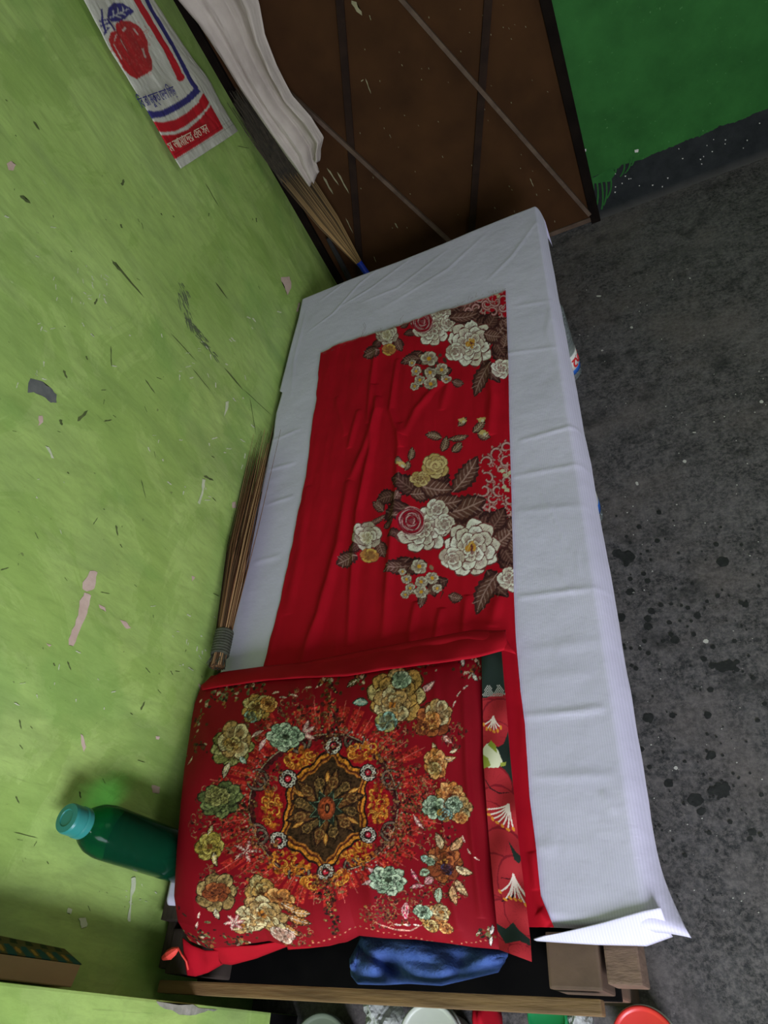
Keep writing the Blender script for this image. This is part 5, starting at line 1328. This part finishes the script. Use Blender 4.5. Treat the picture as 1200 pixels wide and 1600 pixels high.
cu = bpy.data.curves.new('label_text', 'FONT'); cu.body = '\u09c7\u09a4'; cu.size = .05; cu.extrude = .0008; cu.offset = .001; cu.align_x = 'CENTER'
to = bpy.data.objects.new('label_lettering', cu); COL.objects.link(to)
to.matrix_world = Matrix.Translation((-.160 + .0535, 1.70, .052)) @ Matrix(((0, 0, 1, 0), (1, 0, 0, 0), (0, 1, 0, 0), (0, 0, 0, 1)))
dg = bpy.context.evaluated_depsgraph_get(); bpy.context.view_layer.update(); me = bpy.data.meshes.new_from_object(to.evaluated_get(dg)); me.transform(to.matrix_world)
for v_ in me.vertices:                                  # wrap the letters round the label
    a = (v_.co.y - 1.72) / .0535; k = v_.co.x - (-.160); v_.co.x = -.160 + k * math.cos(a); v_.co.y = 1.72 + k * math.sin(a)
bpy.data.objects.remove(to); me.materials.clear(); o = link('label_lettering', me, M_labr); put(o, wb); nest(o, 'label')
wb2 = water_bottle(-.174, 1.135, .05, .27, 'clear water bottle with blue striped label, under the middle of the bed', (.05, .13), (.04, .07))

# ------------------------------------------------------------------ vessels on the floor at the foot of the bed
def bucket(name, label, px, zr, r, h, body, lidm=None, ring=None, cat='bucket'):
    """round vessel whose rim shows at photo pixel px; zr = rim height"""
    c = at(px[0], px[1], 'z', zr); cx, cy = c[0], c[1]
    root = empty(name, label, cat, loc=(cx, cy, 0))
    bm = bmesh.new(); lathe(bm, [(0, .001), (r * .78, .001), (r * .8, .006), (r * .96, zr - .012), (r * .96, zr - .006), (r, zr - .005), (r, zr), (r * .94, zr), (r * .93, zr - .01), (r * .76, .01), (0, .008)], cx, cy, 56); from_bm('vessel_body', bm, body, root, True)
    if lidm is not None:
        bm = bmesh.new(); lathe(bm, [(r * .2, zr + .001), (r * 1.03, zr - .008), (r * 1.05, zr - .006), (r * 1.05, zr + .004), (r * 1.0, zr + .006), (r * .92, zr + .0015), (r * .88, zr + .0005), (0, zr + .003)], cx, cy, 56); from_bm('lid', bm, lidm, root, True)
    if ring is not None:
        bm = bmesh.new(); lathe(bm, [(r * 1.03, zr - .016), (r * 1.09, zr - .014), (r * 1.09, zr - .008), (r * 1.03, zr - .006)], cx, cy, 56); nest(from_bm('rim', bm, ring, root, True), 'vessel_body')
    return root
M_pr = noisy('red_plastic', (200, 40, 36), (212, 52, 44), 12, .35, 0); M_pg = noisy('green_plastic', (20, 130, 70), (28, 142, 80), 12, .4, 0)
M_pw = noisy('white_plastic', (186, 190, 178), (200, 204, 192), 12, .4, 0); M_pgr = noisy('grey_green_plastic', (96, 106, 92), (112, 122, 106), 12, .4, 0)
bucket('plastic_tub', 'red plastic tub with pale rim on the floor past the bed corner', (1009, 1634), .10, .049, .1, M_pw, M_pr, M_pw, 'tub')
bucket('plastic_tub', 'small green lidded tub under the bed end rail', (855, 1590), .12, .031, .12, M_pg, M_pg, None, 'tub')
bucket('plastic_tub', 'white lidded tub with pale rim under the bed end rail', (672, 1630), .12, .056, .12, M_pw, M_pw, M_pw, 'tub')
bucket('plastic_tub', 'dull grey green tub under the bed end, left of the white tub', (500, 1650), .09, .062, .09, M_pgr, M_pgr, None, 'tub')
M_film = mat('crumpled_clear_film', (206, 210, 202), .18, Transmission_Weight=.45, IOR=1.2)
def film(px, zc, rx, ry, rz, label, seed):
    bm = bmesh.new(); bmesh.ops.create_icosphere(bm, subdivisions=4, radius=1.0); c = at(*px, 'z', zc); rr = np.random.default_rng(seed)
    for v_ in bm.verts:
        p = np.array(v_.co); k = 1 + .30 * (float(fbm(np.array(p[0] * 3 + 5 + seed), np.array(p[1] * 3 + p[2] * 4), seed, 3)) - .5) * 2
        v_.co = Vector((c[0] + p[0] * rx * k, c[1] + p[1] * ry * k, max(zc + p[2] * rz * k, .002)))
    return tag(from_bm('plastic_bag', bm, M_film), label, 'bag')
film((600, 1586), .06, .032, .034, .058, 'crumpled clear plastic bag beside the white tub', 3)
film((908, 1594), .06, .017, .030, .058, 'crumpled clear plastic bag squeezed beside the small green tub', 5)
c = at(752, 1592, 'z', .1)
bm = bmesh.new(); bmesh.ops.create_icosphere(bm, subdivisions=3, radius=1.0)
for v_ in bm.verts:
    p = v_.co; k = 1 + .12 * math.sin(p.x * 9 + p.z * 5); v_.co = Vector((c[0] + p.x * .017 * k, c[1] + p.y * .035 * k, .066 + p.z * .064 * k))
tag(from_bm('red_cloth_bundle', bm, M_redplain, None, True), 'dark red cloth bundle under the bed rail between white and green tubs', 'cloth')
